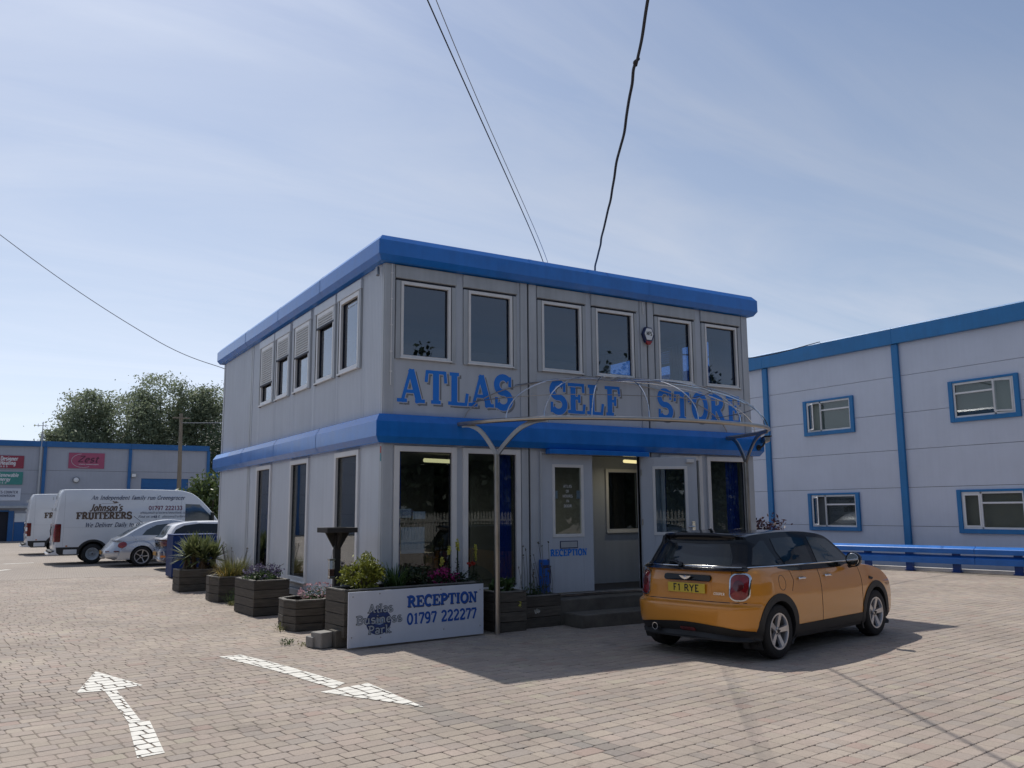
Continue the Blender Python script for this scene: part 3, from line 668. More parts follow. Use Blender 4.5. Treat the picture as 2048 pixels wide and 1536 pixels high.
def wall_cells(mb, u0, u1, z0, z1, holes, d0=-0.07, d1=0.0, mi=0):
    us = sorted({u0, u1, *[h[0] for h in holes], *[h[1] for h in holes]})
    us = [u for u in us if u0 <= u <= u1]
    for a, b in zip(us, us[1:]):
        hs = sorted([h for h in holes if h[0] <= a + 1e-6 and h[1] >= b - 1e-6], key=lambda h: h[2])
        z = z0
        for h in hs:
            if h[2] > z + 1e-6: mb.box(a, b, d0, d1, z, h[2], mi)
            z = h[3]
        if z < z1 - 1e-6: mb.box(a, b, d0, d1, z, z1, mi)
def window(T, u0, u1, z0, z1, fw_=0.075, glassm=pane_up, guides=0.0, d=0.0, shutter=None, name='window', parent=B, bar=None, sill=True):
    """white frame (window), glass (pane), optional grey guides and roller shutter"""
    mb = MB(T); d0, d1 = d - 0.05, d + 0.022
    a, b, c, e = u0 + guides, u1 - guides, z0, z1
    mb.box(a, a + fw_, d0, d1, c, e); mb.box(b - fw_, b, d0, d1, c, e)
    mb.box(a + fw_, b - fw_, d0, d1, c, c + fw_); mb.box(a + fw_, b - fw_, d0, d1, e - fw_, e)
    # thin dark gasket
    g = 0.012
    for q in ((a + fw_, a + fw_ + g, c + fw_, e - fw_), (b - fw_ - g, b - fw_, c + fw_, e - fw_)): mb.box(q[0], q[1], d0 + .012, d0 + .03, q[2], q[3], 1)
    for q in ((c + fw_, c + fw_ + g), (e - fw_ - g, e - fw_)): mb.box(a + fw_ + g, b - fw_ - g, d0 + .012, d0 + .03, q[0], q[1], 1)
    if bar:
        for q in bar: mb.box(q[0], q[1], d0, d1 - .004, c + fw_, e - fw_)
    if sill: mb.box(a - 0.01, b + 0.01, d1, d1 + 0.03, c - 0.012, c + 0.012)
    if guides:
        for q in ((u0, u0 + guides), (u1 - guides, u1)):
            mb.box(q[0] + 0.006, q[1] - 0.006, d - 0.03, d + 0.03, z0 - 0.02, z1, 2)
            mb.box(q[1] - 0.006 if q[0] == u0 else q[0], q[1] if q[0] == u0 else q[0] + 0.006, d - 0.04, d + 0.031, z0 - 0.02, z1, 1)
    o = mb.build(name, [white_upvc, dark_gap, box_grey], parent, bevel=0.004)
    p = MB(T); p.box(a + fw_, b - fw_, d0 + 0.008, d0 + 0.012, c + fw_, e - fw_)
    p.build('pane', glassm, o)
    if shutter:
        z = e - 0.02
        while z > shutter:
            s = MB(T); y = d + 0.020
            s.prism([(0, 0), (0.012, 0.006), (0.014, 0.022), (0.008, 0.038), (0, 0.042)], lambda q, r_, k: (k, y - 0.012 + q, z - 0.045 + r_), a + 0.004, b - 0.004)
            s.build('slat', shut_grey, o); z -= 0.047
        s = MB(T); s.box(a + 0.004, b - 0.004, d - 0.02, d + 0.03, z - 0.03, z + 0.004); s.build('shutter_rail', dark_gap, o)
    return o

# --- front wall, upper storey
FW = [(.17, 1.19), (1.32, 2.31), (2.70, 3.69), (3.81, 4.82), (5.21, 6.20), (6.35, 7.36)]
SEAM = [(2.505, 2.535), (5.025, 5.055)]
MODS = [(0.16, 2.37), (2.68, 4.88), (5.19, 7.40)]
for k, (a, b) in enumerate(MODS):
    hs = [(w[0], w[1], 4.02, 5.25) for w in FW if w[0] >= a - .05 and w[1] <= b + .05]
    mb = MB(FR); wall_cells(mb, min(a, hs[0][0]), max(b, hs[-1][1]), 3.17, 5.46, hs)
    mb.build('wall_panel', clad, B)
    for h in hs:
        mb = MB(FR); mb.box(h[0] - .005, h[1] + .005, 0.001, 0.035, 5.252, 5.45); mb.build('shutter_box', box_grey, B, bevel=0.006)
        mb = MB(FR); mb.box(h[0] + .01, h[1] - .01, -0.035, 0.0, 5.215, 5.25); mb.build('window_head', dark_gap, B)
for w in FW: window(FR, w[0], w[1], 4.03, 5.215, 0.05, pane_up, 0.085)
def posts(T, spans, z0, z1, d1=0.022, gaps=()):
    for a, b in spans:
        mb = MB(T); mb.box(a, b, -0.07, d1, z0, z1); mb.build('post', post_grey, B, bevel=0.006)
    for a, b in gaps:
        mb = MB(T); mb.box(a, b, -0.08, -0.01, z0, z1); mb.build('joint_strip', dark_gap, B)
PF = [(0.0, .158), (2.372, 2.503), (2.537, 2.678), (4.882, 5.023), (5.057, 5.188), (7.402, 7.56)]
posts(FR, PF, 3.17, 5.46, gaps=SEAM)
posts(FR, PF, 0.26, 2.74, gaps=SEAM)
# --- front wall, lower storey
LWIN = [(.18, 1.21), (1.32, 2.35), (5.25, 6.24), (6.36, 7.39)]
mb = MB(FR); wall_cells(mb, .16, 2.37, .26, 2.74, [(w[0], w[1], .50, 2.72) for w in LWIN[:2]]); mb.build('wall_panel', clad, B)
mb = MB(FR); wall_cells(mb, 5.19, 7.40, .26, 2.74, [(w[0], w[1], .50, 2.72) for w in LWIN[2:]]); mb.build('wall_panel', clad, B)
for w in LWIN: window(FR, w[0], w[1], .51, 2.715, 0.085, pane_lo, d=0.012)
mb = MB(FR); wall_cells(mb, 2.68, 4.88, .26, 2.74, [(2.76, 4.79, .43, 2.665)]); mb.build('wall_panel', clad, B)
mb = MB(FR); mb.box(2.72, 2.76, -.06, .03, .42, 2.70); mb.box(4.79, 4.83, -.06, .03, .42, 2.70); mb.box(2.76, 4.79, -.06, .03, 2.665, 2.70); mb.build('door_frame', post_grey, B, bevel=.004)
mb = MB(FR); mb.box(2.74, 4.81, -.05, .09, .385, .43); mb.build('threshold', steel_dark, B, bevel=.004)

def door_leaf(T, label, w=1.0, hgt=2.215, lettering=False, inside=False):
    """leaf in (u, out, z) from hinge u=0"""
    L_ = MB(T); hole = (.215, .80, .90, 2.04)
    wall_cells(L_, 0, w, 0, hgt, [hole], -0.045, 0.0)
    o = L_.build('door', clad, B, bevel=.004)
    if label: o['label'] = label
    f = MB(T); a, b, c, e = hole
    for q in ((a - .02, a + .03, c - .02, e + .02), (b - .03, b + .02, c - .02, e + .02)): f.box(q[0], q[1], -.05, .008, q[2], q[3])
    for q in ((c - .02, c + .03), (e - .03, e + .02)): f.box(a + .03, b - .03, -.05, .008, q[0], q[1])
    f.build('glazing_bead', white_upvc, o, bevel=.003)
    g = MB(T); g.box(a + .03, b - .03, -.026, -.022, c + .03, e - .03); g.build('pane', pane_lo, o)
    if lettering:
        s = MB(T); s.box(.33, .68, 0, .006, .70, .82, 0); s.box(.345, .665, .006, .009, .713, .807, 1); s.build('letter_plate', [ink_navy, box_grey], o)
        z0 = np.array(T((0, 0, 0))); ux = np.array(T((1, 0, 0))) - z0; nn = np.array(T((0, 1, 0))) - z0
        s = MB(); text(s, 'RECEPTION', T((.14, .003, .582)), ux, (0, 0, 1), nn, .105, width=.72, bold=.24, thin=.13, slab=.12); s.build('lettering', letter_blue, o, fixn=False)
        s = MB()
        for i, (tx, tz, w_) in enumerate((('ATLAS', 1.68, .17), ('OF', 1.60, .07), ('HOURS', 1.52, .20), ('IN', 1.44, .06), ('DOOR', 1.36, .16))):
            text(s, tx, T((.51 - w_ / 2, -.020, tz)), ux, (0, 0, 1), nn, .045, width=w_, bold=.13, thin=.09, slab=0)
        s.build('glass_print', ink_white, o, fixn=False)
        pp = MB(T)
        for u_ in (.245, .70): pp.box(u_, u_ + .075, -.036, -.034, 1.50, 1.63)
        pp.build('notice', paper, o)
    else:
        s = MB(T); s.tube([(.90, .0, 1.02), (.90, .05, 1.02), (.79, .05, 1.02)], .011, 8); s.box(.875, .925, 0, .012, .93, 1.11); s.build('door_handle', chrome, o)
        s = MB(T)
        for z in (.3, 1.1, 1.95): s.tube([(0.0, .012, z - .05), (0.0, .012, z + .05)], .012, 8)
        s.build('hinge', steel_dark, o)
        s = MB(T); s.box(.80, .93, 0, .05, 2.12, 2.18); s.build('door_closer', white_upvc, o, bevel=.005)
    return o
door_leaf(lambda q: (2.765 + q[0], -0.01 - q[1], .44 + q[2]), 'closed grey door leaf lettered in blue', 1.005, lettering=True)
TH = R(-26)
door_leaf(lambda q: (4.80 + q[0] * cos(TH) - (-q[1]) * sin(TH), -.035 + q[0] * sin(TH) + (-q[1]) * cos(TH), .44 + q[2]), 'grey door leaf swung open to the right', 0.99)

# --- left wall
SW = [(.88, 1.97), (2.07, 3.17), (3.40, 4.48), (4.68, 5.72), (5.80, 6.93)]
SHUT = [None, 5.03, 4.72, 4.82, 4.47]
PAN = [(0.02, .79), (.79, 2.02), (2.02, 3.25), (3.25, 4.45), (4.45, 5.7), (5.7, 6.96), (6.96, 7.60), (7.80, 8.95), (8.95, 10.32)]
for a, b in PAN:
    mb = MB(LF); hs = [(max(w[0], a), min(w[1], b), 4.0, 5.26) for w in SW if w[1] > a and w[0] < b]
    us = sorted({a, b, *[h[0] for h in hs], *[h[1] for h in hs]})
    # vertical ribs: the metal sheet is folded every 6 cm
    fine = [a]; 
    while fine[-1] + .06 < b: fine.append(fine[-1] + .06)
    us = sorted(set(us) | set(fine))
    us = [u for i, u in enumerate(us) if i == 0 or u - us[i - 1] > 1e-4]
    for i, (p, q) in enumerate(zip(us, us[1:])):
        hh = [h for h in hs if h[0] <= p + 1e-6 and h[1] >= q - 1e-6]
        segs = [(3.17, 5.46)] if not hh else [(3.17, 4.0), (5.26, 5.46)]
        for z0, z1 in segs:
            mb.add([(p, 0, z0), ((p + q) / 2 - .018, 0.0, z0), ((p + q) / 2, .007, z0), (q, 0, z0), (p, 0, z1), ((p + q) / 2 - .018, 0.0, z1), ((p + q) / 2, .007, z1), (q, 0, z1)], [(0, 1, 5, 4), (1, 2, 6, 5), (2, 3, 7, 6)])
    mb.build('wall_panel', cladrib, B, fixn=False)
mb = MB(LF); wall_cells(mb, 0.08, 10.4, 3.1, 5.46, [(w[0], w[1], 4.0, 5.26) for w in SW], -.07, -.003); mb.build('wall_core', room_grey, B)
for w, s in zip(SW, SHUT):
    window(LF, w[0], w[1], 4.0, 5.26, 0.075, pane_up, 0.085, d=0.012, shutter=s)
    mb = MB(LF); mb.box(w[0] - .01, w[1] + .01, 0.004, 0.05, 5.262, 5.42); mb.build('shutter_box', cladrib, B, bevel=.006)
for a in (.79, 2.02, 3.25, 4.45, 6.96, 8.95):
    mb = MB(LF); mb.box(a - .012, a + .012, 0.001, .007, 3.18, 3.98); mb.build('seam_strip', cladrib, B)
posts(LF, [(0.0, .07), (7.56, 7.655), (7.685, 7.79), (10.34, 10.47)], 3.17, 5.46, .012, gaps=[(7.655, 7.685)])
LSW = [(.88, 1.98), (3.36, 4.47), (5.79, 6.92)]
mb = MB(LF); wall_cells(mb, 0.10, 7.56, .395, 2.74, [(w[0], w[1], .50, 2.72) for w in LSW]); mb.build('wall_panel', cladrib, B)
mb = MB(LF); wall_cells(mb, 7.79, 10.34, .395, 2.74, []); mb.build('wall_panel', cladrib, B)
for w in LSW: window(LF, w[0], w[1], .51, 2.71, 0.085, pane_lo, d=0.014)
posts(LF, [(0.0, .10), (7.56, 7.655), (7.685, 7.79), (10.34, 10.47)], .26, 2.74, .012, gaps=[(7.655, 7.685)])
mb = MB(LF); mb.box(0.1, 10.4, -.05, .03, .265, .385); mb.build('skirting', cladrib, B, bevel=.006)
mb = MB(FR); mb.box(0.158, 7.4, -.05, .026, .262, .40); mb.build('skirting', clad, B, bevel=.006)
# --- right and back walls
mb = MB(RT); wall_cells(mb, 0.08, 10.4, .26, 5.46, [(w[0], w[1], 4.03, 5.22) for w in SW[:3]], -.07, 0); mb.build('wall_panel', clad, B)
for w, s in zip(SW[:3], (None, 4.9, None)): window(RT, w[0], w[1], 4.03, 5.22, .06, pane_up, 0.06, shutter=s)
mb = MB(BK); wall_cells(mb, 0.08, LX - .08, .26, 5.46, [], -.07, 0); mb.build('wall_panel', clad, B)
posts(RT, [(0.0, .1), (10.34, 10.47)], .26, 5.46, .012)

# --- fascias: folded sheet carried round the whole building
def fascia(name, prof, mat, top=None):
    mb = MB(); n = len(prof); vs = []
    for o_, z in prof: vs += [(-o_, -o_, z), (LX + o_, -o_, z), (LX + o_, DY + o_, z), (-o_, DY + o_, z)]
    fs = [(4 * i + k, 4 * i + (k + 1) % 4, 4 * (i + 1) + (k + 1) % 4, 4 * (i + 1) + k) for i in range(n - 1) for k in range(4)]
    if top: fs.append((0, 1, 2, 3))
    mb.add(vs, fs); o = mb.build(name, mat, B, fixn=False, bevel=0.006)
    # overlap joints between the folded lengths
    def joint_at(T, u):   # a cover strip over each joint
        j = MB(T)
        vs_ = []
        for o_, z in prof: vs_ += [(u - .035, o_ + .004, z), (u + .035, o_ + .004, z)]
        j.add(vs_, [(2 * i, 2 * i + 1, 2 * i + 3, 2 * i + 2) for i in range(1 if top else 0, n - 2)]); j.build('lap_joint', mat, o, fixn=False)
    for u in (2.52, 5.04): joint_at(FR, u)
    for u in (2.6, 5.2, 7.8): joint_at(LF, u)
    return o
fascia('roof_fascia', [(-.35, 5.875), (.09, 5.86), (.1636, 5.77), (.1636, 5.554), (.105, 5.468), (.0, 5.462)], fascia_blue, top=True)
fascia('storey_fascia', [(.0, 3.180), (.095, 3.165), (.1636, 3.052), (.1636, 2.834), (.10, 2.742), (.0, 2.738)], fascia_blue)
mb = MB(FR); mb.box(2.80, 4.86, .06, .20, 2.655, 2.735); mb.build('door_canopy', fascia_blue, B, bevel=.008)
mb = MB(FR); text(mb, 'T R Y', FR((4.98, .03, 2.63)), (1, 0, 0), (0, 0, 1), (0, -1, 0), .16, width=.62, bold=.12, thin=.07, slab=.05); mb.build('lettering', ink, B, fixn=False)

# --- floors, ceilings and rooms behind the glass
mb = MB(); mb.box(.06, LX - .06, .07, DY - .06, .28, .42); mb.build('floor_slab', carpet, B)
mb = MB(); mb.box(.06, LX - .06, .07, DY - .06, 2.742, 3.05); mb.build('floor_slab', room_grey, B)
mb = MB(); mb.box(.06, LX - .06, .07, DY - .06, 5.40, 5.455); mb.build('ceiling_panel', room_grey, B)
mb = MB(); mb.box(.08, 3.3, 5.1, 5.18, .42, 2.74); mb.box(3.3, 7.48, 3.4, 3.46, .42, 2.74); mb.box(.08, 7.48, 5.6, 5.66, 3.05, 5.4); mb.build('partition', room_dark, B)
mb = MB(); mb.box(3.73, 3.77, .075, 1.25, .42, 2.74)
PW = MB(lambda q: (q[0], 1.25 - q[1], q[2])); wall_cells(PW, 3.77, 7.2, .42, 2.74, [(5.05, 5.75, 1.40, 2.45)], -.06, 0); PW.build('partition', clad, B)
mb.build('partition', room_grey, B)
window(lambda q: (q[0], 1.25 - q[1], q[2]), 4.985, 5.815, 1.335, 2.515, .06, pane_lo, d=.01)
def curtain(T, u0, u1, z0, z1, d):
    mb = MB(T); u = u0
    n = max(2, int((u1 - u0) / .03)); pts = [(u0 + (u1 - u0) * i / n, d + .012 * (i % 2)) for i in range(n + 1)]
    vs = [(a, b, z0) for a, b in pts] + [(a, b, z1) for a, b in pts]
    mb.add(vs, [(i, i + 1, n + 2 + i, n + 1 + i) for i in range(n)]); return mb.build('curtain', curtain_blue, B, fixn=False)
curtain(FR, .27, .36, .62, 2.63, -.14); curtain(FR, 1.96, 2.27, .58, 2.63, -.14); curtain(FR, 6.98, 7.30, .58, 2.63, -.14); curtain(FR, 5.34, 5.50, .58, 2.63, -.14); curtain(LF, 6.35, 6.82, .62, 1.62, -.2)
for i in range(7):
    mb = MB(LF); z = 1.72 + i * .095; mb.obox((6.45, -.16, z), (.24, 0, 0), (0, .004, 0.0), (0, .012, .026)); mb.build('blind_slat', curtain_blue, B)
mb = MB(FR)
for u0, u1, z0, z1 in ((.27, .50, 1.66, 1.79), (.53, .73, 1.64, 1.75), (.34, .72, 1.14, 1.52)): mb.box(u0, u1, -.070, -.066, z0, z1)
mb.build('notice', paper, B)
mb = MB(FR)
for k in range(2): text(mb, 'OPENING' if k else 'RECEPTION', FR((.29, -.0655, 1.69 + .05 * k)), (1, 0, 0), (0, 0, 1), (0, -1, 0), .03, width=.19, bold=.2, thin=.15, slab=0)
mb.build('notice_print', ink_slate, B, fixn=False)
mb = MB(); mb.box(.3, 1.1, .5, 1.1, .42, 1.12); mb.build('desk', M('desk_board', (.24, .16, .11), .6), B, bevel=.01)
mb = MB(); mb.tube([(1.5, 1.75, 2.62), (2.2, 1.95, 2.62)], .035, 10); mb.tube([(4.9, .55, 2.62), (5.6, .75, 2.62)], .03, 10); mb.build('fluorescent_lamp', lamp_tube, B)
for x, y, z, w_ in ((1.85, 1.85, 2.55, 22), (5.25, .65, 2.55, 2)):
    ld = bpy.data.lights.new('tube_light', 'AREA'); ld.shape = 'RECTANGLE'; ld.size = .7; ld.size_y = .08; ld.energy = w_; ld.color = (1.0, .88, .62)
    lo = bpy.data.objects.new('tube_light', ld); C.objects.link(lo); lo.location = (x, y, z)

# --- small fittings of the front
mb = MB(FR); mb.tube([(.10, .035, 5.45), (.10, .035, 3.6)], .009, 8); mb.lathe([(0, -.05), (.03, -.04), (.035, 0), (.02, .03), (0, .035)], FR((.10, .035, 3.58)), (0, 0, 1), 12)
for z in (5.3, 4.9, 4.5, 4.1, 3.8): mb.box(.085, .118, .02, .045, z, z + .02)
mb.build('conduit', white_upvc, B, smooth=True)
mb = MB(FR); mb.tube([(4.945, .035, 5.44), (4.945, .035, 5.22)], .008, 8); mb.lathe([(0, -.02), (.028, -.015), (.03, .01), (0, .02)], FR((4.945, .035, 5.21)), (0, 0, 1), 12); mb.build('conduit', white_upvc, B, smooth=True)
mb = MB(); mb.box(-.008, .0, .015, .05, 0, .001); mb = MB(LF); mb.box(.012, .045, .012, .016, 2.60, 2.70, 0); mb.box(.012, .045, .012, .016, 2.48, 2.598, 1); mb.build('sticker', [M('sticker_red', (.4, .03, .02), .5), M('sticker_teal', (.05, .25, .3), .5)], B)

# --- big painted letters, each a part
def big_word(word, u, z, h, w):
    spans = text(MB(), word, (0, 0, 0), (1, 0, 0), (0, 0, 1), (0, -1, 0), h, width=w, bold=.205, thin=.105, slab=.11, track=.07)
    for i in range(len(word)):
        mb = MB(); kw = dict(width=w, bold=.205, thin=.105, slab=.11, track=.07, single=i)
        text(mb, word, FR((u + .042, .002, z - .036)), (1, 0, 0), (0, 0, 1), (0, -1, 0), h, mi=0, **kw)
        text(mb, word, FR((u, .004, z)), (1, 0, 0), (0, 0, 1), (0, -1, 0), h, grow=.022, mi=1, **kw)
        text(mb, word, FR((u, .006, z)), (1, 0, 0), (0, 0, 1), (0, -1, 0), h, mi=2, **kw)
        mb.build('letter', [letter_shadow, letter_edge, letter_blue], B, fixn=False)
big_word('ATLAS', .25, 3.365, .51, 2.0)
big_word('SELF', 2.93, 3.355, .51, 1.52)
big_word('STORE', 5.24, 3.365, .51, 2.10)

# ------------------------------------------------------------------ things fixed to the building
t = thing('alarm_box', 'small hexagonal white and dark blue alarm box between the upper windows, red at its foot', 'alarm box', (5.02, -.03, 4.83))
hexo = lambda s: [(-.07 * s, .15 * s), (.07 * s, .15 * s), (.135 * s, .02 * s), (.07 * s, -.13 * s), (-.07 * s, -.13 * s), (-.135 * s, .02 * s)]
mb = MB(); mb.prism(hexo(1.0), lambda a, b, d: (a, -d, b), 0, .06); mb.build('case', ink_navy, t, bevel=.01)
mb = MB(); mb.prism([(a, b + .015) for a, b in hexo(.74)], lambda a, b, d: (a, -d, b), .058, .072); mb.build('front_plate', paper, t, bevel=.005)
mb = MB(); mb.prism([(-.075, -.10), (.075, -.10), (.03, -.165), (-.03, -.165)], lambda a, b, d: (a, -d, b), .02, .064); mb.build('strobe', M('strobe_red', (.35, .02, .02), .3), t, bevel=.005)
mb = MB(); text(mb, 'HFS', (-.062, -.0735, .0), (1, 0, 0), (0, 0, 1), (0, -1, 0), .065, width=.125, bold=.24, thin=.22, slab=0); mb.build('lettering', ink, t, fixn=False)

t = thing('security_camera', 'dark security camera on a bracket at the right end of the lower fascia', 'camera', (7.58, -.164, 2.96))
mb = MB(); mb.obox((.05, -.13, .08), (.045, -.03, 0), (.06, .10, -.01), (0, .0, .045)); mb.build('housing', steel_dark, t, bevel=.012)
mb = MB(); mb.obox((.05, -.14, .135), (.06, -.035, 0), (.07, .12, -.012), (0, 0, .006)); mb.build('sun_hood', black_trim, t)
mb = MB(); mb.tube([(-.02, 0, -.06), (-.02, -.06, -.06), (.02, -.09, -.02), (.04, -.11, .04)], .018, 8); mb.lathe([(0, 0), (.055, 0), (.055, .02), (0, .02)], (-.02, .0, -.06), (0, -1, 0), 14); mb.build('bracket', black_trim, t, smooth=True)
t = thing('security_camera', 'small grey camera tucked under the roof fascia at the front left corner', 'camera', (-.012, .12, 5.40))
mb = MB(); mb.tube([(0, 0, .05), (-.06, 0, .02), (-.07, -.02, -.03)], .012, 8); mb.build('bracket', white_upvc, t, smooth=True)
mb = MB(); mb.lathe([(0, -.11), (.028, -.11), (.032, -.02), (.03, .03), (0, .035)], (-.07, -.03, -.03), (0.1, .35, 1), 12); mb.build('housing', steel_dark, t, smooth=True)
t = thing('post_box', 'slim bright blue wall box with a dark lid beside the lettered door', 'wall box', (2.745, -.06, .45))
mb = MB(); mb.box(-.075, .075, -.07, .035, 0, .53); mb.build('case', M('box_blue', (.012, .12, .50), .4, var=.08), t, bevel=.012)
mb = MB(); mb.box(.075, .10, -.05, .02, .16, .43); mb.box(-.055, .055, -.074, -.07, .40, .45); mb.build('slot', ink_navy, t, bevel=.003)

# canopy: ring on two Y posts with a dome of thin rods
t = thing('canopy_frame', 'bare steel entrance canopy, a curved ring on two Y-shaped posts under thin domed rods', 'canopy', (4.1, 0, 0))
RZ, RH = 3.055, .89
plan = [np.array(q) for q in smoothpts([(-2.93, -.15), (-2.78, -.70), (-2.52, -1.18), (-2.20, -1.58), (-1.56, -1.90), (-.83, -2.11), (.02, -2.22), (.92, -2.20), (1.52, -2.08), (2.02, -1.75), (2.37, -1.24), (2.56, -.66), (2.66, -.15)], 6)]
mb = MB(); mb.tube([(q[0], q[1], RZ) for q in plan], .032, 10); mb.build('ring', steel, t, smooth=True)
for sx in (-1, 1):
    px = 2.57 * sx; py = -.685; mt_ = steel if sx < 0 else steel_dark
    mb = MB(); mb.tube([(px, py, -.02), (px, py, 2.58)], .042, 14); mb.tube([(px, py, 1.0), (px, py, 1.03)], .046, 14); mb.build('post', mt_, t, smooth=True)
    for tx, ty in (((-2.90, -.22), (-2.22, -1.55)) if sx < 0 else ((2.65, -.20), (2.12, -1.62))):
        pts = smoothpts([(px, py, 2.56), (px + (tx - px) * .16, py + (ty - py) * .16, 2.72), (px + (tx - px) * .45, py + (ty - py) * .45, 2.93), (px + (tx - px) * .75, py + (ty - py) * .75, 3.025), (tx, ty, RZ - .02)], 5)
        mb = MB()
        for p, q in zip(pts, pts[1:]): mb.bar(p, q, .028, .065)
        mb.build('arm', mt_, t)
def dome(k, s):
    q = plan[int(round(k * (len(plan) - 1)))]; return (q[0] * cos(s), q[1] * cos(s) - .06 * sin(s), RZ + RH * sin(s))
for k in np.linspace(.14, .86, 9):
    mb = MB(); mb.tube([dome(k, s) for s in np.linspace(0, pi / 2 * .97, 14)], .009, 6); mb.build('rod', chrome, t, smooth=True)
mb = MB(); mb.tube([(-2.8 * cos(a), -.05, RZ + RH * sin(a)) for a in np.linspace(0.02, pi - .02, 40)], .009, 6); mb.build('rod', steel_dark, t, smooth=True)
for s in (.42, .86):
    mb = MB(); mb.tube([dome(k, s) for k in np.linspace(0, 1, 30)], .0065, 6); mb.build('rod', steel_dark, t, smooth=True)

# entrance steps
t = thing('entrance_steps', 'two worn concrete steps below the reception doors', 'steps', (2.85, 0, 0))
mb = MB(); mb.box(-.05, 3.0, -.42, -.03, -.01, .38); mb.build('step', concrete_dk, t, bevel=.015)
mb = MB(); mb.box(.02, 3.0, -.90, -.422, -.01, .19); mb.build('step', concrete_dk, t, bevel=.015)
t = thing('support_blocks', 'dark concrete blocks the office building stands on', 'blocks', (0, 0, 0))
for x in (.3, 2.5, 5.0, 7.2):
    for y in (.2, 3.4, 7.0, 10.1):
        mb = MB(); mb.box(x - .22, x + .22, y - .12, y + .12, -.02, .264); mb.build('block', concrete_dk, t)

# ------------------------------------------------------------------ the two neighbouring units
def unit_window(T, u0, u1, z0, z1, parent, blind=None, flip=False, opened=True):
    """blue surround, white frame, one side casement, a top light"""
    mb = MB(T); s = .13
    mb.box(u0, u0 + s, -.03, .07, z0, z1); mb.box(u1 - s, u1, -.03, .07, z0, z1); mb.box(u0 + s, u1 - s, -.03, .07, z0, z0 + s * .95); mb.box(u0 + s, u1 - s, -.03, .06, z1 - s * .5, z1)
    o = mb.build('window', unit_blue, parent, bevel=.006)
    a, b, c, e = u0 + s, u1 - s, z0 + s * .95, z1 - s * .5
    f = .055; sp = a + (b - a) * (.32 if flip else .68)
    mb = MB(T)
    for q in ((a, a + f), (b - f, b), (sp - f / 2, sp + f / 2)): mb.box(q[0], q[1], -.02, .03, c, e)
    mb.box(a + f, b - f, -.02, .03, c, c + f); mb.box(a + f, b - f, -.02, .03, e - f, e)
    m0, m1 = (sp + f / 2, b - f) if flip else (a + f, sp - f / 2)
    zt = c + (e - c) * .70
    mb.box(m0, m1, -.02, .034, zt - .025, zt + .025)
    mb.build('frame', white_upvc, o, bevel=.004)
    g = MB(T); g.box(m0, m1, -.006, -.002, c + f, zt - .025); g.box(m0, m1, -.006, -.002, zt + .025, e - f); g.build('pane', pane_far, o)
    c0, c1 = (a + f, sp - f / 2) if flip else (sp + f / 2, b - f)
    # side casement, hung on the outer edge and slightly open
    th = R(32) if opened else 0
    hx = c0 if flip else c1; sg = 1 if flip else -1
    CT = lambda q: T((hx + sg * (q[0] * cos(th)) , .03 + q[0] * sin(th) + q[1] * cos(th), q[2]))
    w_ = c1 - c0; cs = MB(CT); k = .045
    cs.box(0, k, -.03, .01, c + f, e - f); cs.box(w_ - k, w_, -.03, .01, c + f, e - f); cs.box(k, w_ - k, -.03, .01, c + f, c + f + k); cs.box(k, w_ - k, -.03, .01, e - f - k, e - f)
    cs.build('casement', white_upvc, o, bevel=.004)
    g = MB(CT); g.box(k, w_ - k, -.012, -.008, c + f + k, e - f - k); g.build('pane', pane_far, o)
    bk = MB(T); bk.box(a, b, -.16, -.12, c, e, 0); bk.build('blind', blind or room_dark, o)
    return o

cream_blind = M('cream_blind', (0.42, 0.38, 0.26), 0.8, var=.06)
pale_blind = M('pale_blind', (0.36, 0.40, 0.36), 0.8, var=.06)
XR = 19.0
RW = lambda q: (XR - q[1], q[0], q[2])
RU = thing('storage_unit', 'large pale panelled unit with blue trim and open casement windows, right of the office', 'building', (0, 0, 0))
BAYS = [(-11.2, -5.95), (-5.9, -.65), (-.60, 4.68), (4.70, 9.98), (10.0, 15.28), (15.3, 20.6), (20.6, 25.9)]
rows = [(-.02, 1.2), (1.2, 2.36), (2.36, 3.51), (3.51, 4.64), (4.64, 5.79), (5.79, 6.85)]
for i, (a, b) in enumerate(BAYS):
    wl_ = (a + 1.62, a + 3.64); hs = [(wl_[0] + .05, wl_[1] - .05, 1.05, 2.2), (wl_[0] + .05, wl_[1] - .05, 4.22, 5.34)]
    if i in (0, 1, 4, 5, 6): hs = []
    for z0, z1 in rows:
        mb = MB(RW); hh = [(h[0], h[1], max(h[2], z0), min(h[3], z1)) for h in hs if h[2] < z1 and h[3] > z0]
        hh = [(h[0], h[1], h[2] if h[2] > z0 else z0 - 1, h[3] if h[3] < z1 else z1 + 1) for h in hh]
        hh2 = [(h[0], h[1], max(h[2], z0 + .006), min(h[3], z1 - .006)) for h in hh]
        wall_cells(mb, a + .003, b - .003, z0 + .006, z1 - .006, hh2, -.12, 0)
        mb.build('wall_panel', unit_wall, RU)
    mb = MB(RW); wall_cells(mb, a, b, -.02, 6.8, hs, -.30, -.121); mb.build('wall_core', dark_gap, RU)
    mb = MB(RW); mb.box(b - .11, b + .11, .002, .09, -.02, 6.79); mb.build('downpipe_cover', unit_blue, RU, bevel=.01)
    if hs:
        top_open = i == 3
        unit_window(RW, wl_[0], wl_[1], 4.19, 5.39, RU, pale_blind, flip=(i == 2), opened=True)
        unit_window(RW, wl_[0], wl_[1], 1.02, 2.25, RU, cream_blind if i == 2 else room_dark, opened=(i != 2))
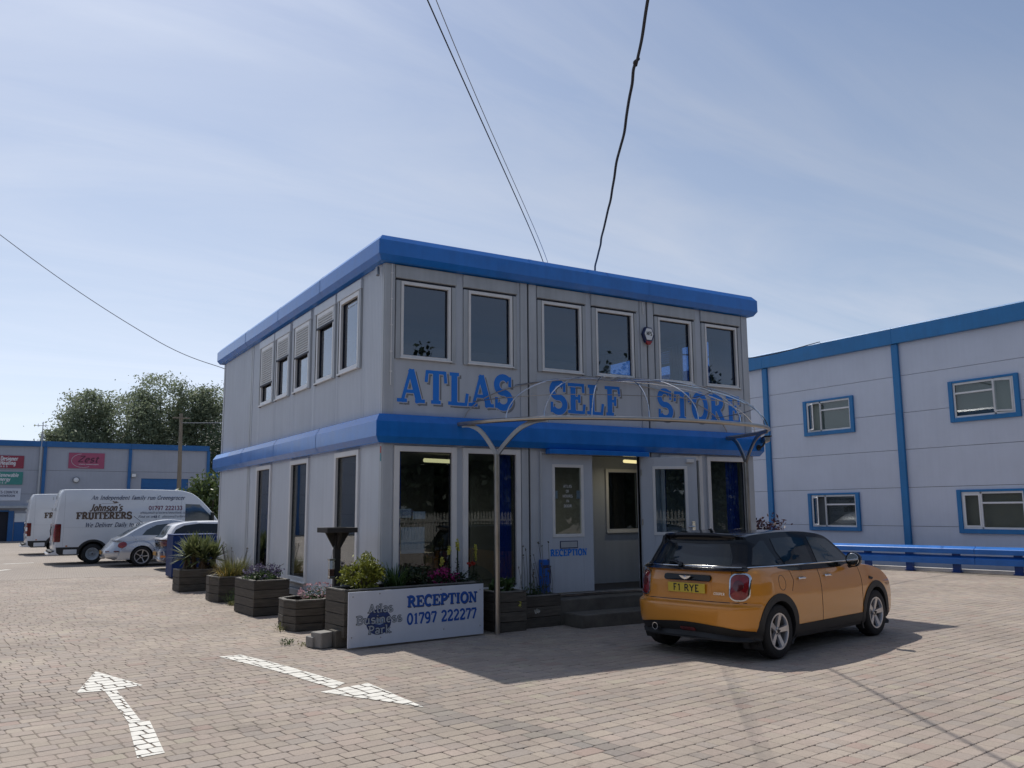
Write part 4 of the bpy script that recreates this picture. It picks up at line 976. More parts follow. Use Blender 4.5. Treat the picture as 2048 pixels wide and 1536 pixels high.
for a in np.arange(-11.2, 25.9, 5.3):
    mb = MB(RW); mb.prism([(0, 6.80), (.16, 6.80), (.17, 7.28), (.12, 7.32), (-.4, 7.34), (-.4, 7.30)], lambda p, q, d: (d, p, q), a, a + 5.296); mb.build('fascia', unit_blue, RU, bevel=.006)
mb = MB(); mb.box(XR + .3, XR + 22, -11.2, 25.9, -.02, 7.25); mb.build('roof_block', unit_wall2, RU)

YL = 53.0
LWF = lambda q: (q[0], YL - q[1], q[2])
LU = thing('warehouse', 'long pale warehouse with a blue fascia, shop signs and blue doors, far behind the vans', 'building', (0, 0, 0))
lb = [(-28, -15.0), (-15.0, -7.4), (-7.4, -2.07), (-2.07, 3.13), (3.13, 8.35)]
for a, b in lb:
    hs = []
    if a == -7.4: hs = [(-6.2, -3.9, -.02, 1.95)]
    if a == 3.13: hs = [(3.92, 7.04, -.02, 4.10)]
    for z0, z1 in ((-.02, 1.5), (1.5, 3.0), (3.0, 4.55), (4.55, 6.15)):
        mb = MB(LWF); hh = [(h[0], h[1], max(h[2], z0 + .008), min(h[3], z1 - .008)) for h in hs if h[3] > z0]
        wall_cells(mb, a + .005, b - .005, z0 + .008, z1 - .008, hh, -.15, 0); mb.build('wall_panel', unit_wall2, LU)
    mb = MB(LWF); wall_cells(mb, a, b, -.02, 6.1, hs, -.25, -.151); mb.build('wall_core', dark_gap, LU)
    mb = MB(LWF); mb.box(b - .10, b + .10, .002, .12, -.02, 6.10); mb.build('pilaster', unit_blue2, LU)
    mb = MB(LWF); mb.prism([(0, 6.1), (.18, 6.1), (.18, 6.47), (-.3, 6.5)], lambda p, q, d: (d, p, q), a, b + .02); mb.build('fascia', unit_blue2, LU)
mb = MB(LWF); mb.box(3.92, 7.04, -.14, -.06, -.02, 4.10); mb.build('roller_door', unit_blue2, LU)
for z in np.arange(.1, 4.0, .26):
    mb = MB(LWF); mb.box(3.94, 7.02, -.059, -.04, z, z + .22); mb.build('slat', unit_blue2, LU)
mb = MB(LWF); mb.box(-6.2, -3.9, -.24, -.20, -.02, 1.95); mb.build('doorway_shade', dark_gap, LU)  # near-black sheet stands in for the shade inside the open doorway
mb = MB(LWF); mb.box(-4.5, -3.9, .002, .10, 1.86, 1.95); mb.box(-3.9, -3.6, .002, .08, -.02, 1.9); mb.build('door', unit_blue2, LU)
mb = MB(LWF); mb.box(-6.4, -2.75, .0, .5, 2.08, 2.24); mb.build('entrance_canopy', box_grey, LU)
mb = MB(LWF); mb.box(-3.55, -2.9, .002, .03, 1.2, 1.75); mb.build('notice', paper, LU)
mb = MB(LWF); mb.box(-3.55, -2.3, .002, .03, -.02, 1.18); mb.build('lower_panel', unit_blue2, LU)
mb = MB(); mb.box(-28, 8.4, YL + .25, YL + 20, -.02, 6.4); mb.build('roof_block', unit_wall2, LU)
mb = MB(LWF); mb.tube([(-2.32, .12, 0), (-2.32, .12, 6.95)], .07, 8); mb.build('vent_pipe', box_grey, LU, smooth=True)
mb = MB(LWF); mb.tube([(-2.32, .12, 6.9), (-2.32, .12, 7.75)], .03, 6); mb.tube([(-2.75, .12, 7.5), (-2.0, .12, 7.5)], .02, 5); mb.tube([(-2.6, .12, 7.4), (-2.6, .12, 7.62)], .015, 5); mb.tube([(-2.15, .12, 7.4), (-2.15, .12, 7.62)], .015, 5); mb.build('aerial', wire_grey, LU)
def wall_sign(name, label, u0, u1, z0, z1, mat, lines):
    t = thing(name, label, 'sign', ((u0 + u1) / 2, YL, z0))
    w2 = (u1 - u0) / 2
    mb = MB(); mb.box(-w2, w2, -.06, -.005, 0, z1 - z0); mb.build('panel', mat, t)
    for s, x, z, h, w, mt, sh in lines:
        mb = MB(); text(mb, s, (x - w2, -.064, z), (1, 0, 0), (0, 0, 1), (0, -1, 0), h, width=w, bold=.2, thin=.16, slab=0, shear=sh); mb.build('lettering', mt, t, fixn=False)
    return t
wall_sign('shop_sign', 'dark red sign lettered Designer Heating on the far left wall', -5.0, -3.26, 4.65, 5.47, sign_red, [('Designer', .40, .50, .26, 1.0, ink_white, .05), ('Heating', .40, .22, .26, .88, ink_white, .05), ('B & B', .42, .06, .11, .42, ink_white, 0)])
wall_sign('shop_sign', 'teal green sign lettered Renewable Energy on the far left wall', -5.0, -3.26, 3.60, 4.42, sign_green, [('Renewable', .30, .50, .24, 1.2, ink_white, .1), ('Energy', .30, .23, .24, .74, ink_white, .1), ('B & B', .42, .06, .11, .42, ink_white, 0)])
wall_sign('shop_sign', 'white sign lettered Sales Counter Showroom on the far left wall', -5.0, -3.31, 2.57, 3.36, sign_white, [('SALES COUNTER', .14, .46, .16, 1.40, ink_slate, 0), ('SHOWROOM', .44, .24, .14, .95, ink_slate, 0)])
t = wall_sign('shop_sign', 'pink sign lettered Zest in dark script high on the warehouse wall', -.66, 1.52, 4.72, 5.76, sign_pink, [('Zest', .52, .42, .42, 1.25, M('sign_plum', (.10, .02, .05), .5), .35), ('creative communications', .62, .25, .07, 1.2, ink_white, .1)])
mb = MB(); mb.tube([(-.2 + .72 * cos(a), -.066, .52 + .46 * sin(a)) for a in np.linspace(R(100), R(300), 24)], .012, 4); mb.build('swoosh', ink_white, t)
for lb_, x, z, s in (('round bulkhead lamp under the pink sign on the warehouse', -.14, 3.94, .2), ('square floodlight beside the middle blue strip of the warehouse', 3.42, 4.30, .16)):
    t = thing('wall_lamp', lb_, 'lamp', (x, YL, z), group='lamps on the far warehouse')
    mb = MB(); mb.lathe([(0, 0), (s, 0), (s, .10), (s * .9, .13)], (0, -.005, 0), (0, -1, 0), 16) if s == .2 else mb.box(-s, s, -.16, -.005, -s * .8, s * .8)
    mb.build('housing', steel_dark, t)
    mb = MB(); mb.lathe([(s * .85, .12), (s * .6, .18), (0, .2)], (0, -.005, 0), (0, -1, 0), 16) if s == .2 else mb.box(-s * .8, s * .8, -.17, -.161, -s * .6, s * .6)
    mb.build('lens', paper, t)
t = thing('low_outbuilding', 'low grey outbuilding with a blue fascia joined to the end of the warehouse', 'building', (9.4, YL, 0))
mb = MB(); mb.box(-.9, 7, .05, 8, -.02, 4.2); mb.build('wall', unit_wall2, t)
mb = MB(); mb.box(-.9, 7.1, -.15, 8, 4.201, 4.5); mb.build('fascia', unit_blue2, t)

# blue guard rail on posts, white edging behind it
t = thing('guard_rail', 'low bright blue two-rail vehicle barrier in front of the right-hand unit', 'barrier', (0, 0, 0))
r0 = np.array((16.25, 11.9, 0)); rd = np.array((.186, -.983, 0))
rp = lambda s, z=0.0, off=0.0: tuple(r0 + rd * s + np.array((-.983 * off, -.186 * off, z)))
rail_blue = M('rail_blue', (.025, .16, .52), .30, var=.12, scale=3, bump=.06)
for za, zb in ((.50, .70), (.22, .45)):
    for s in np.arange(0, 20, 5.0):
        mb = MB(); mb.prism([(.20, za), (.20, zb - .075), (.185, zb - .06), (.05, zb), (.02, zb), (.02, za)], lambda o_, z, d: rp(d, z, o_), s, s + 4.99); mb.build('rail', rail_blue, t, bevel=.006)
for s in (1.0, 3.2, 5.2, 6.95, 8.17, 9.45, 11.0, 13.5, 16.0, 18.5):
    mb = MB(); p = rp(s); mb.obox((p[0], p[1], .31), (.095 * .186, -.095 * .983, 0), (.05, .0095, 0), (0, 0, .33)); mb.obox((p[0], p[1], .0), (.12 * .186, -.12 * .983, 0), (.09, .017, 0), (0, 0, .012)); mb.build('post', M('rail_post_blue', (.015, .07, .30), .45, var=.15), t)
e = MB(); e.bar(rp(-2, .03, -.12), rp(24, .03, -.12), .10, .10)
tag(e.build('white_edging', M('edging_white', (.72, .70, .66), .7, var=.1), None, bevel=.01), 'white painted edging strip at the foot of the blue barrier', 'kerb')
e = MB(); e.add([rp(-2, -.005, -.2), rp(24, -.005, -.2), (19.0, -12, -.005), (19.0, 14, -.005)], [(0, 1, 2, 3)])
tag(e.build('soil_strip', soil, None), None, None, kind='structure')

# ------------------------------------------------------------------ poles and cables
t = thing('utility_pole', 'weathered wooden utility pole in front of the warehouse roller door', 'pole', (5.75, 49.0, -.02))
mb = MB(); mb.tube([(0, 0, 0), (-.02, 0, 4), (-.1, 0, 8.35)], [.16, .14, .105], 10); mb.build('shaft', wood_pole, t, smooth=True)
mb = MB(); mb.box(-.65, .45, -.16, -.10, 8.0, 8.08); mb.build('cross_arm', wood_pole, t)
def cable(label, pts, r, mat, wig=0.0, n=14, cat='cable', group='overhead cables'):
    pts = smoothpts(pts, n)
    if wig:
        pts = [p + np.array((random.gauss(0, wig), random.gauss(0, wig), random.gauss(0, wig))) if 0 < i < len(pts) - 1 else p for i, p in enumerate(pts)]
        pts = smoothpts(pts, 4)
    mb = MB(); mb.tube(pts, r, 6); o = mb.build('overhead_cable', mat, None, smooth=True)
    return tag(o, label, cat, group)
cable('thick twisted black cable rising from the roof over the yard', [(5.6, 2.6, 5.9), (4.554, 0.876, 6.20), (2.625, -2.138, 6.245), (0.698, -5.095, 6.367), (0.045, -6.098, 6.407), (-6, -15.4, 6.9)], .017, cable_blk, .008, 9)
cable('thin grey wire from the roof, the left of a close pair', [(4.6, 2.5, 5.87), (3.527, 1.066, 6.3), (-1.449, -4.508, 6.8), (-8, -11.9, 7.4)], .008, cable_blk)
cable('thin grey wire from the roof, the right of a close pair', [(4.75, 2.6, 5.87), (3.63, 1.066, 6.3), (-1.25, -4.40, 6.8), (-7.6, -11.9, 7.4)], .005, wire_grey)
cable('pale sagging wire from the far left corner of the office roof', [(0.0, 10.45, 5.35), (-1.6, 11.6, 6.2), (-5.14, 12.9, 8.75), (-12, 15, 14.5)], .010, wire_grey)
cable('short wire running from the office to the right-hand unit roof', [(LX, 2.0, 5.05), (13, 4.9, 5.9), (18.85, 7.4, 7.33)], .016, cable_blk)
cable('thin wire from the utility pole towards the office', [(5.68, 49.0, 7.7), (6.6, 30, 6.2), (4, 10.5, 5.6)], .02, wire_grey)

# ------------------------------------------------------------------ vehicle tools (x forwards, y left, z up)
def resample(poly, n):
    p = np.array(list(poly) + [poly[0]], float); d = np.r_[0, np.cumsum(np.linalg.norm(np.diff(p, axis=0), axis=1))]
    s = np.linspace(0, d[-1], n, endpoint=False)
    return np.c_[np.interp(s, d, p[:, 0]), np.interp(s, d, p[:, 1])]
def inflate(profile, hw, T, gx1=.86, gz1=.9, px=5, pz=8, n=110, sm=6, cx=None, cz=None, bulge=.012, S=(0, .25, .5, .68, .8, .88, .93, .965, .988, 1.0)):
    """closed side outline swept outwards; ends and edges draw in towards the side; T(x,z) scales the width"""
    prof = resample(smoothpts(profile, sm, closed=True), n) if sm else resample(profile, n)
    if cx is None: cx = (prof[:, 0].min() + prof[:, 0].max()) / 2
    if cz is None: cz = (prof[:, 1].min() + prof[:, 1].max()) / 2
    half = []
    for s in S: half.append((s, 1 - (1 - gx1) * s ** px, 1 - (1 - gz1) * s ** pz, 0))
    for g in (.85, .6, .3): half.append((1.0, gx1 * g, gz1 * g, bulge * (1 - g)))
    rings = [(-s, a, b, -e) for s, a, b, e in half[::-1]] + [(s, a, b, e) for s, a, b, e in half[1:]]
    vs = []
    for s, a, b, e in rings:
        for x, z in prof:
            X, Z = cx + (x - cx) * a, cz + (z - cz) * b
            vs.append((X, (s * hw + e) * T(X, Z), Z))
    k = len(rings)
    fs = [(i * n + j, i * n + (j + 1) % n, (i + 1) * n + (j + 1) % n, (i + 1) * n + j) for i in range(k - 1) for j in range(n)]
    fs += [tuple(range(n))[::-1], tuple((k - 1) * n + j for j in range(n))]
    return MB().add(vs, fs)
class Skin:
    """ray-casts flat patterns on to a body surface"""
    def __init__(self, *mbs):
        vs = []; fs = []
        for q in mbs:
            o = len(vs); vs += [Vector(v) for v in q.v]; fs += [tuple(i + o for i in f) for f in q.f]
        self.t = BVHTree.FromPolygons(vs, fs)
    def hit(self, o, d):
        r_ = self.t.ray_cast(Vector(o), Vector(d))
        return (r_[0], r_[1]) if r_[0] is not None else (None, None)
AX = {'R': (lambda a, b: (a, -3.0, b), (0, 1, 0)), 'L': (lambda a, b: (a, 3.0, b), (0, -1, 0)),
      'B': (lambda a, b: (-4.0, a, b), (1, 0, 0)), 'F': (lambda a, b: (8.0, a, b), (-1, 0, 0)), 'T': (lambda a, b: (a, b, 5.0), (0, 0, -1))}
def decal(skin, side, A, Bc=None, rings=5, off=.006, closed=True, mi=0, mb=None, skirt=.02, dome=0.0):
    """raised patch between 2D curve A and curve/point Bc, laid on the skin"""
    mk, d = AX[side]; d = np.array(d, float); A = [np.array(q, float) for q in A]; n = len(A)
    if Bc is None:
        c = sum(A) / n; Bc = [c] * n
    elif not hasattr(Bc[0], '__len__'): Bc = [np.array(Bc, float)] * n
    else: Bc = [np.array(q, float) for q in Bc]
    mb = mb or MB(); vs = []; last = None
    for i in range(rings + 1):
        t = i / rings
        for a, b in zip(A, Bc):
            p = a + (b - a) * t; h, nn = skin.hit(mk(*p), d)
            if h is None:
                h = last if last is not None else Vector(mk(*p)) + Vector(d) * 3
                h = Vector([mk(*p)[k] if abs(d[k]) < .5 else h[k] for k in range(3)])
            last = h
            o = off + dome * sin(min(1, t) * pi / 2)
            vs.append(tuple(np.array(h) - d * o))
    m_ = n if closed else n - 1
    fs = [(i * n + j, i * n + (j + 1) % n, (i + 1) * n + (j + 1) % n, (i + 1) * n + j) for i in range(rings) for j in range(m_)]
    if skirt:
        o = len(vs); vs += [tuple(np.array(v) + d * (off + skirt)) for v in vs[:n]]
        fs += [(o + j, o + (j + 1) % n, (j + 1) % n, j) for j in range(m_)]
        if not (len(set(map(tuple, Bc))) == 1):
            o2 = len(vs); vs += [tuple(np.array(v) + d * (off + skirt)) for v in vs[rings * n:(rings + 1) * n]]
            fs += [(rings * n + j, rings * n + (j + 1) % n, o2 + (j + 1) % n, o2 + j) for j in range(m_)]
    mb.add(vs, fs, mi); return mb
def onskin(skin, side, pts, off=0.0):
    mk, d = AX[side]; out = []
    for p in pts:
        h, nn = skin.hit(mk(*p), d)
        if h is not None: out.append(np.array(h) - np.array(d) * off)
    return out
def seam(skin, side, pts, r=.005, sub=8, mb=None):
    p = []
    for a, b in zip(pts, pts[1:]):
        for i in range(sub): p.append((a[0] + (b[0] - a[0]) * i / sub, a[1] + (b[1] - a[1]) * i / sub))
    p.append(pts[-1]); q = onskin(skin, side, p)
    mb = mb or MB()
    if len(q) > 1: mb.tube(q, r, 6)
    return mb
def rrect(x0, x1, y0, y1, r, n=5):
    out = []
    for cx, cy, a0 in ((x1 - r, y1 - r, 0), (x0 + r, y1 - r, 90), (x0 + r, y0 + r, 180), (x1 - r, y0 + r, 270)):
        out += [(cx + r * cos(R(a0 + 90 * i / n)), cy + r * sin(R(a0 + 90 * i / n))) for i in range(n + 1)]
    return out
def dense(poly, step=.05):
    out = []
    for a, b in zip(poly, poly[1:] + poly[:1]):
        k = max(1, int(hypot(b[0] - a[0], b[1] - a[1]) / step))
        out += [(a[0] + (b[0] - a[0]) * i / k, a[1] + (b[1] - a[1]) * i / k) for i in range(k)]
    return out
def cut_arches(o, hubs, r, y0=.45, dark=None):
    """wheel openings cut out of the shell"""
    mb = MB()
    for hx, hz in hubs:
        for s in (-1, 1): mb.tube([(hx, s * y0, hz), (hx, s * 1.3, hz)], r, 44)
    c = mb.build('cutter', black_trim); c.parent = o.parent
    md = o.modifiers.new('cut', 'BOOLEAN'); md.operation = 'DIFFERENCE'; md.object = c; md.solver = 'EXACT'
    try: md.material_mode = 'TRANSFER'
    except Exception: pass
    dg = bpy.context.evaluated_depsgraph_get()
    me = bpy.data.meshes.new_from_object(o.evaluated_get(dg))
    o.modifiers.clear(); old = o.data; o.data = me; bpy.data.meshes.remove(old)
    cm_ = c.data; bpy.data.objects.remove(c); bpy.data.meshes.remove(cm_)
    me.polygons.foreach_set('use_smooth', [True] * len(me.polygons)); me.set_sharp_from_angle(angle=R(38))
    return o
def wheel(parent, x, y, z, r, w, rim, side, spokes=5, style='fat', mats=None):
    """wheel > tyre, rim; side = -1 right, 1 left; z = hub height"""
    ax = (0, side, 0)
    root = MB(); root.lathe([(rim * .98, -w * .5), (r * .93, -w * .5), (r * .985, -w * .42), (r, -w * .3), (r, w * .3), (r * .985, w * .42), (r * .93, w * .5), (rim * 1.03, w * .5), (rim, w * .46)], (x, y, z), ax, 40)
    o = root.build('wheel', rubber, parent, smooth=True, ang=50)
    am, dm = mats or (alloy, black_trim)
    mb = MB()
    mb.lathe([(rim, w * .46), (rim * .985, w * .49), (rim * .90, w * .48), (rim * .87, w * .38), (rim * .86, -w * .3)], (x, y, z), ax, 40)
    hub_d = w * .34
    def P(a, rr_, d): return (x + rr_ * cos(a) * side, y + side * d, z + rr_ * sin(a))
    if style == 'steel':
        mb.lathe([(rim * .88, w * .30), (rim * .72, w * .20), (rim * .60, w * .22), (rim * .45, w * .06), (rim * .30, w * .05), (rim * .27, w * .25), (0, w * .27)], (x, y, z), ax, 32)
    else:
        for k in range(spokes):
            a = 2 * pi * k / spokes + pi / 2 + .2
            wd = (.34, .26, .36) if style == 'fat' else (.12, .10, .16)
            sec = [(.16, wd[0], hub_d), (.55, wd[1], hub_d + .012), (.90, wd[2] * .8, w * .47)]
            vs = []
            for q, hwid, d in sec:
                rr_ = rim * q; da = hwid * rim / max(rr_, .05) * .62
                for aa, dd in ((a - da, d - .03), (a - da * .82, d), (a + da * .82, d), (a + da, d - .03)): vs.append(P(aa, rr_, dd))
            mb.add(vs, [(4 * i + j, 4 * i + j + 1, 4 * i + j + 5, 4 * i + j + 4) for i in range(2) for j in range(3)])
        mb.lathe([(rim * .24, hub_d - .02), (rim * .22, hub_d + .008), (rim * .13, hub_d + .012), (0, hub_d + .012)], (x, y, z), ax, 20)
    mb.build('rim', am, o, smooth=True, ang=40)
    mb = MB(); mb.lathe([(rim * .9, -.02), (0, -.02)], (x, y, z), ax, 24); mb.lathe([(rim * .11, hub_d + .012), (rim * .10, hub_d + .018), (0, hub_d + .018)], (x, y, z), ax, 14)
    for k in range(spokes):
        a = 2 * pi * k / spokes + .5; mb.lathe([(rim * .035, 0), (rim * .03, .012), (0, .012)], P(a, rim * .17, hub_d + .004), ax, 8)
    mb.build('brake_disc', dm, o)
    return o
def number_plate(parent, x, y, z, s, mat, lett=None, tilt=0.0, w=.52):
    mb = MB(); mb.box(x - .012, x, y - w / 2, y + w / 2, z - .0555, z + .0555); o = mb.build('number_plate', mat, parent, bevel=.004)
    if lett:
        mb = MB(); text(mb, lett, (x - .0135, y + .235 * .8, z - .038), (0, -1, 0), (0, 0, 1), (-1, 0, 0), .078, width=.375, bold=.19, thin=.18, slab=0); mb.build('lettering', ink, o, fixn=False)
    return o

# ------------------------------------------------------------------ the orange hatchback
car = thing('hatchback_car', 'orange five-door hatchback with a black roof parked outside the entrance', 'car', (3.12, -3.47, 0), R(12.3), sc=1.035)
LOW = [(-.46, .20), (-.56, .27), (-.64, .36), (-.662, .47), (-.668, .55), (-.668, .592), (-.655, .604), (-.606, .618), (-.588, .628), (-.582, .66), (-.580, .72), (-.572, .82), (-.552, .93), (-.51, 1.02),
       (-.3, 1.035), (.3, 1.035), (1.0, 1.03), (1.7, 1.005), (2.1, .98), (2.3, .97), (2.6, .945), (2.9, .89), (3.12, .80), (3.27, .68), (3.33, .52), (3.32, .36), (3.22, .24), (3.0, .19), (1.3, .175)]
def Tlow(x, z):
    b = np.interp(z, [.15, .30, .55, .72, .86, .95, 1.02], [.93, .985, 1.0, 1.0, .985, .955, .90])
    return float(b * np.interp(x, [-.65, -.2, 2.3, 3.0, 3.35], [.965, 1.0, 1.0, .965, .90]))
low = inflate(LOW, .862, Tlow, gx1=.87, gz1=.965, px=6, pz=9, n=420, sm=6, cz=.6)
GRN = [(-.545, .98), (-.50, 1.05), (-.40, 1.20), (-.325, 1.325), (-.36, 1.368), (-.30, 1.392), (-.1, 1.412), (.4, 1.432), (.9, 1.428), (1.3, 1.40), (1.58, 1.352), (1.78, 1.25), (2.02, 1.09), (2.2, .965), (1.0, .95)]
def Tg(x, z): return float(np.interp(z, [.93, 1.0, 1.2, 1.36, 1.44], [.965, .955, .86, .775, .74]) * np.interp(x, [-.6, -.3, .1, .6, 1.4, 2.2], [.83, .87, .95, 1.0, 1.0, .93]))
grn = inflate(GRN, .865, Tg, gx1=.90, gz1=.95, px=5, pz=7, n=120, sm=5, cx=.8, cz=1.15)
sk_l, sk_g = Skin(low), Skin(grn); sk_a = Skin(low, grn)
o = low.build('body', [orange, black_trim], car, smooth=True, ang=30)
HUBS = [(0.0, .305), (2.53, .305)]
cut_arches(o, HUBS, .345, .50)
for p_ in o.data.polygons:
    if p_.center.z < (.29 if p_.center.x < -.33 and abs(p_.center.y) < .74 else .25): p_.material_index = 1
grn.build('roof', black_gloss, car, smooth=True, ang=42)
# glass
side_w = [[(.18, 1.04), (.10, 1.20), (.06, 1.325), (-.02, 1.325), (-.18, 1.24), (-.30, 1.06)],
          [(.90, 1.035), (.90, 1.335), (.55, 1.355), (.20, 1.345), (.20, 1.20), (.30, 1.035)],
          [(1.90, 1.025), (1.66, 1.20), (1.50, 1.305), (1.28, 1.33), (1.02, 1.345), (1.02, 1.03)]]
for side in 'RL':
    for k, q in enumerate(side_w): decal(sk_g, side, dense(q, .04), rings=5, off=.006).build('side_window', car_glass2 if k == 2 and side == 'R' else car_glass, car, smooth=True, ang=50)
decal(sk_g, 'B', dense([(-.54, 1.05), (.54, 1.05), (.52, 1.15), (.44, 1.29), (-.44, 1.29), (-.52, 1.15)], .05), rings=6, off=.005).build('rear_window', car_glass, car, smooth=True, ang=50)
decal(sk_g, 'F', dense(rrect(-.62, .62, 1.02, 1.30, .06), .06), rings=6, off=.005).build('windscreen', car_glass, car, smooth=True, ang=50)
mb = MB(); mb.tube(smoothpts([(-.30, -.50, 1.375), (-.36, -.3, 1.388), (-.38, 0, 1.392), (-.36, .3, 1.388), (-.30, .50, 1.375)], 5), [.012] + [.028] * 19 + [.012], 8); mb.build('spoiler', black_gloss, car, smooth=True)
mb = MB(); mb.tube([(-.02, 0, 1.41), (-.05, 0, 1.45), (-.10, 0, 1.452)], [.022, .016, .005], 8); mb.build('aerial', black_trim, car, smooth=True)
# chrome waist line
for side in 'RL':
    pts = onskin(sk_a, side, [(x, 1.032 - .016 * max(0, x - 1) ** 1.2) for x in np.linspace(-.40, 2.05, 40)], .006)
    mb = MB(); mb.tube(pts, .009, 6); mb.build('waist_strip', chrome, car, smooth=True)
pts = onskin(sk_a, 'B', [(y, 1.034) for y in np.linspace(-.66, .66, 30)], .006)
mb = MB(); mb.tube(pts, .006, 6); mb.build('waist_strip', chrome, car, smooth=True)
# panel gaps
g = MB()
for q in ([(.33, 1.0), (.36, .86), (.30, .74)], [(1.00, 1.0), (1.0, .75), (1.02, .34)], [(2.06, .97), (2.10, .78), (2.12, .36)], [(.36, .34), (2.1, .34)]): seam(sk_l, 'R', q, .0035, 10, g); seam(sk_l, 'L', q, .0035, 10, g)
for q in ([(.74, 1.0), (.71, .97)], [(-.73, .645), (.73, .645)]): seam(sk_l, 'B', q, .0045, 16, g)
for s in (1, -1): seam(sk_l, 'B', [(.56 * s, .995), (.585 * s, .90), (.60 * s, .70), (.66 * s, .655)], .0035, 8, g)
seam(sk_l, 'R', [(.10 + .075 * cos(a), .845 + .085 * sin(a)) for a in np.linspace(0, 2 * pi, 20)], .0028, 2, g)
g.build('panel_gap', black_trim, car)
# black arches, sills and valance
for hx, hz in HUBS:
    for side in 'RL':
        A = [(hx + .342 * cos(a), hz + .342 * sin(a)) for a in np.linspace(R(-32), R(212), 44)]
        Bq = [(hx + (.435 if .3 < a < 2.84 else .425) * cos(a), hz + .425 * sin(a)) for a in np.linspace(R(-24), R(204), 44)]
        decal(sk_l, side, A, Bq, rings=3, off=.010, closed=False, skirt=.05).build('wheel_arch', black_trim, car, smooth=True, ang=50)
for side in 'RL':
    A = [(x, .345) for x in np.linspace(.36, 2.17, 24)]; Bq = [(x, .182) for x in np.linspace(.36, 2.17, 24)]
    decal(sk_l, side, A, Bq, rings=3, off=.008, closed=False).build('sill', black_trim, car, smooth=True)
A = [(y, .385 + .02 * cos(y * 4) - .10 * max(0, abs(y) - .52)) for y in np.linspace(-.80, .80, 40)]; Bq = [(y, .185) for y in np.linspace(-.78, .78, 40)]
decal(sk_l, 'B', A, Bq, rings=4, off=.010, closed=False).build('rear_valance', black_trim, car, smooth=True)
# lights
for s in (-1, 1):
    c = .655 * s; out = [(c + a * s, b) for a, b in rrect(-.095, .105, .665, .975, .075)]; inn = [(c + .004 * s + (a - .004) * s, b) for a, b in rrect(-.083, .093, .679, .961, .066)]
    o = decal(sk_l, 'B', out, inn, rings=2, off=.016, skirt=.03).build('tail_light', chrome, car, smooth=True, ang=50)
    decal(sk_l, 'B', inn, rings=4, off=.012, dome=.02).build('lens', red_lens, o, smooth=True, ang=50)
    decal(sk_l, 'B', [(c + .005 * s + .052 * cos(a), .835 + .06 * sin(a)) for a in np.linspace(0, 2 * pi, 20, endpoint=False)], rings=2, off=.034, skirt=.006).build('lens_core', red_dark, o, smooth=True)
    # headlights at the front
    decal(sk_l, 'F', [(.60 * s + .12 * cos(a), .72 + .12 * sin(a)) for a in np.linspace(0, 2 * pi, 24, endpoint=False)], rings=3, off=.01).build('headlight', chrome, car, smooth=True)
# hatch handle, badge, plate
decal(sk_l, 'B', rrect(-.325, .325, .868, .938, .03), rings=3, off=.028, skirt=.04).build('boot_handle', black_gloss, car, smooth=True, ang=50)
mb = MB(); mb.lathe([(0, .0), (.022, .0), (.022, .012), (0, .014)], (-.612, 0, .905), (-1, 0, 0), 16)
for s in (-1, 1):
    mb.prism([(.018 * s, .016), (.085 * s, .020), (.052 * s, -.006), (.016 * s, -.022)], lambda a, b, d: (-.612 - d, a, .905 + b), 0, .01)
mb.build('badge', chrome, car)
decal(sk_l, 'B', rrect(-.33, .33, .690, .865, .05), rings=3, off=.003).build('plate_recess', orange, car, smooth=True)
number_plate(car, -.594, .0, .785, 1, plate_y, 'F1 RYE')
mb = MB(); text(mb, 'COOPER', (-.595, -.37, .725), (0, -1, 0), (0, 0, 1), (-1, 0, 0), .028, width=.15, bold=.2, thin=.18, slab=0); mb.build('lettering', chrome, car, fixn=False)
# wiper
wp = onskin(sk_a, 'B', [(.10, 1.045), (.20, 1.075), (.32, 1.085)], .03)
mb = MB(); mb.tube(wp, [.022, .016, .009], 8); mb.lathe([(0, 0), (.03, 0), (.03, .03), (0, .035)], wp[0], (-1, 0, .3), 12); mb.build('rear_wiper', black_gloss, car, smooth=True)
# reflector, exhaust
decal(sk_l, 'B', rrect(-.13, .08, .300, .345, .018), rings=2, off=.02).build('fog_light', red_dark, car)
mb = MB(); mb.lathe([(.034, .0), (.042, .0), (.042, .16), (.034, .16), (.034, .02)], (-.66, .43, .315), (1, 0, 0), 18); mb.build('exhaust', chrome, car, smooth=True)
mb = MB(); mb.lathe([(0, .03), (.034, .03)], (-.66, .43, .315), (1, 0, 0), 18); mb.build('exhaust_bore', rubber, car)
# door handles, mirrors, flap
for side, s in (('R', -1), ('L', 1)):
    for x in (.45, 1.10):
        h = onskin(sk_l, side, [(x, .872), (x + .085, .876), (x + .17, .872)], .02)
        mb = MB(); mb.tube(smoothpts(h, 4), [.008] + [.014] * 7 + [.008], 8); mb.build('door_handle', chrome, car, smooth=True)
    mb = MB(); mb.lathe([(0, .10), (.05, .095), (.085, .06), (.098, 0), (.094, -.03), (0, -.03)], (1.72, .955 * s, 1.045), (1, 0, 0), 20); o = mb.build('door_mirror', black_gloss, car, smooth=True)
    mb = MB(); mb.lathe([(0, -.034), (.078, -.034), (.082, -.03)], (1.72, .955 * s, 1.045), (1, 0, 0), 20); mb.build('mirror_glass', chrome, o)
    mb = MB(); mb.tube([(1.75, .95 * s, .985), (1.78, .86 * s, .96)], .03, 8); mb.build('stalk', black_trim, o)
    decal(sk_l, side, [(2.34, .80), (2.46, .775), (2.42, .75), (2.33, .765)], rings=2, off=.008).build('side_scuttle', black_trim, car)
for hx, hz in HUBS:
    for s in (-1, 1): wheel(car, hx, .752 * s, hz, .303, .19, .208, s, 5, 'fat', (alloy, black_trim))
mb = MB(); mb.box(-.40, 2.95, -.50, .50, .20, .40); mb.build('underbody', rubber, car)

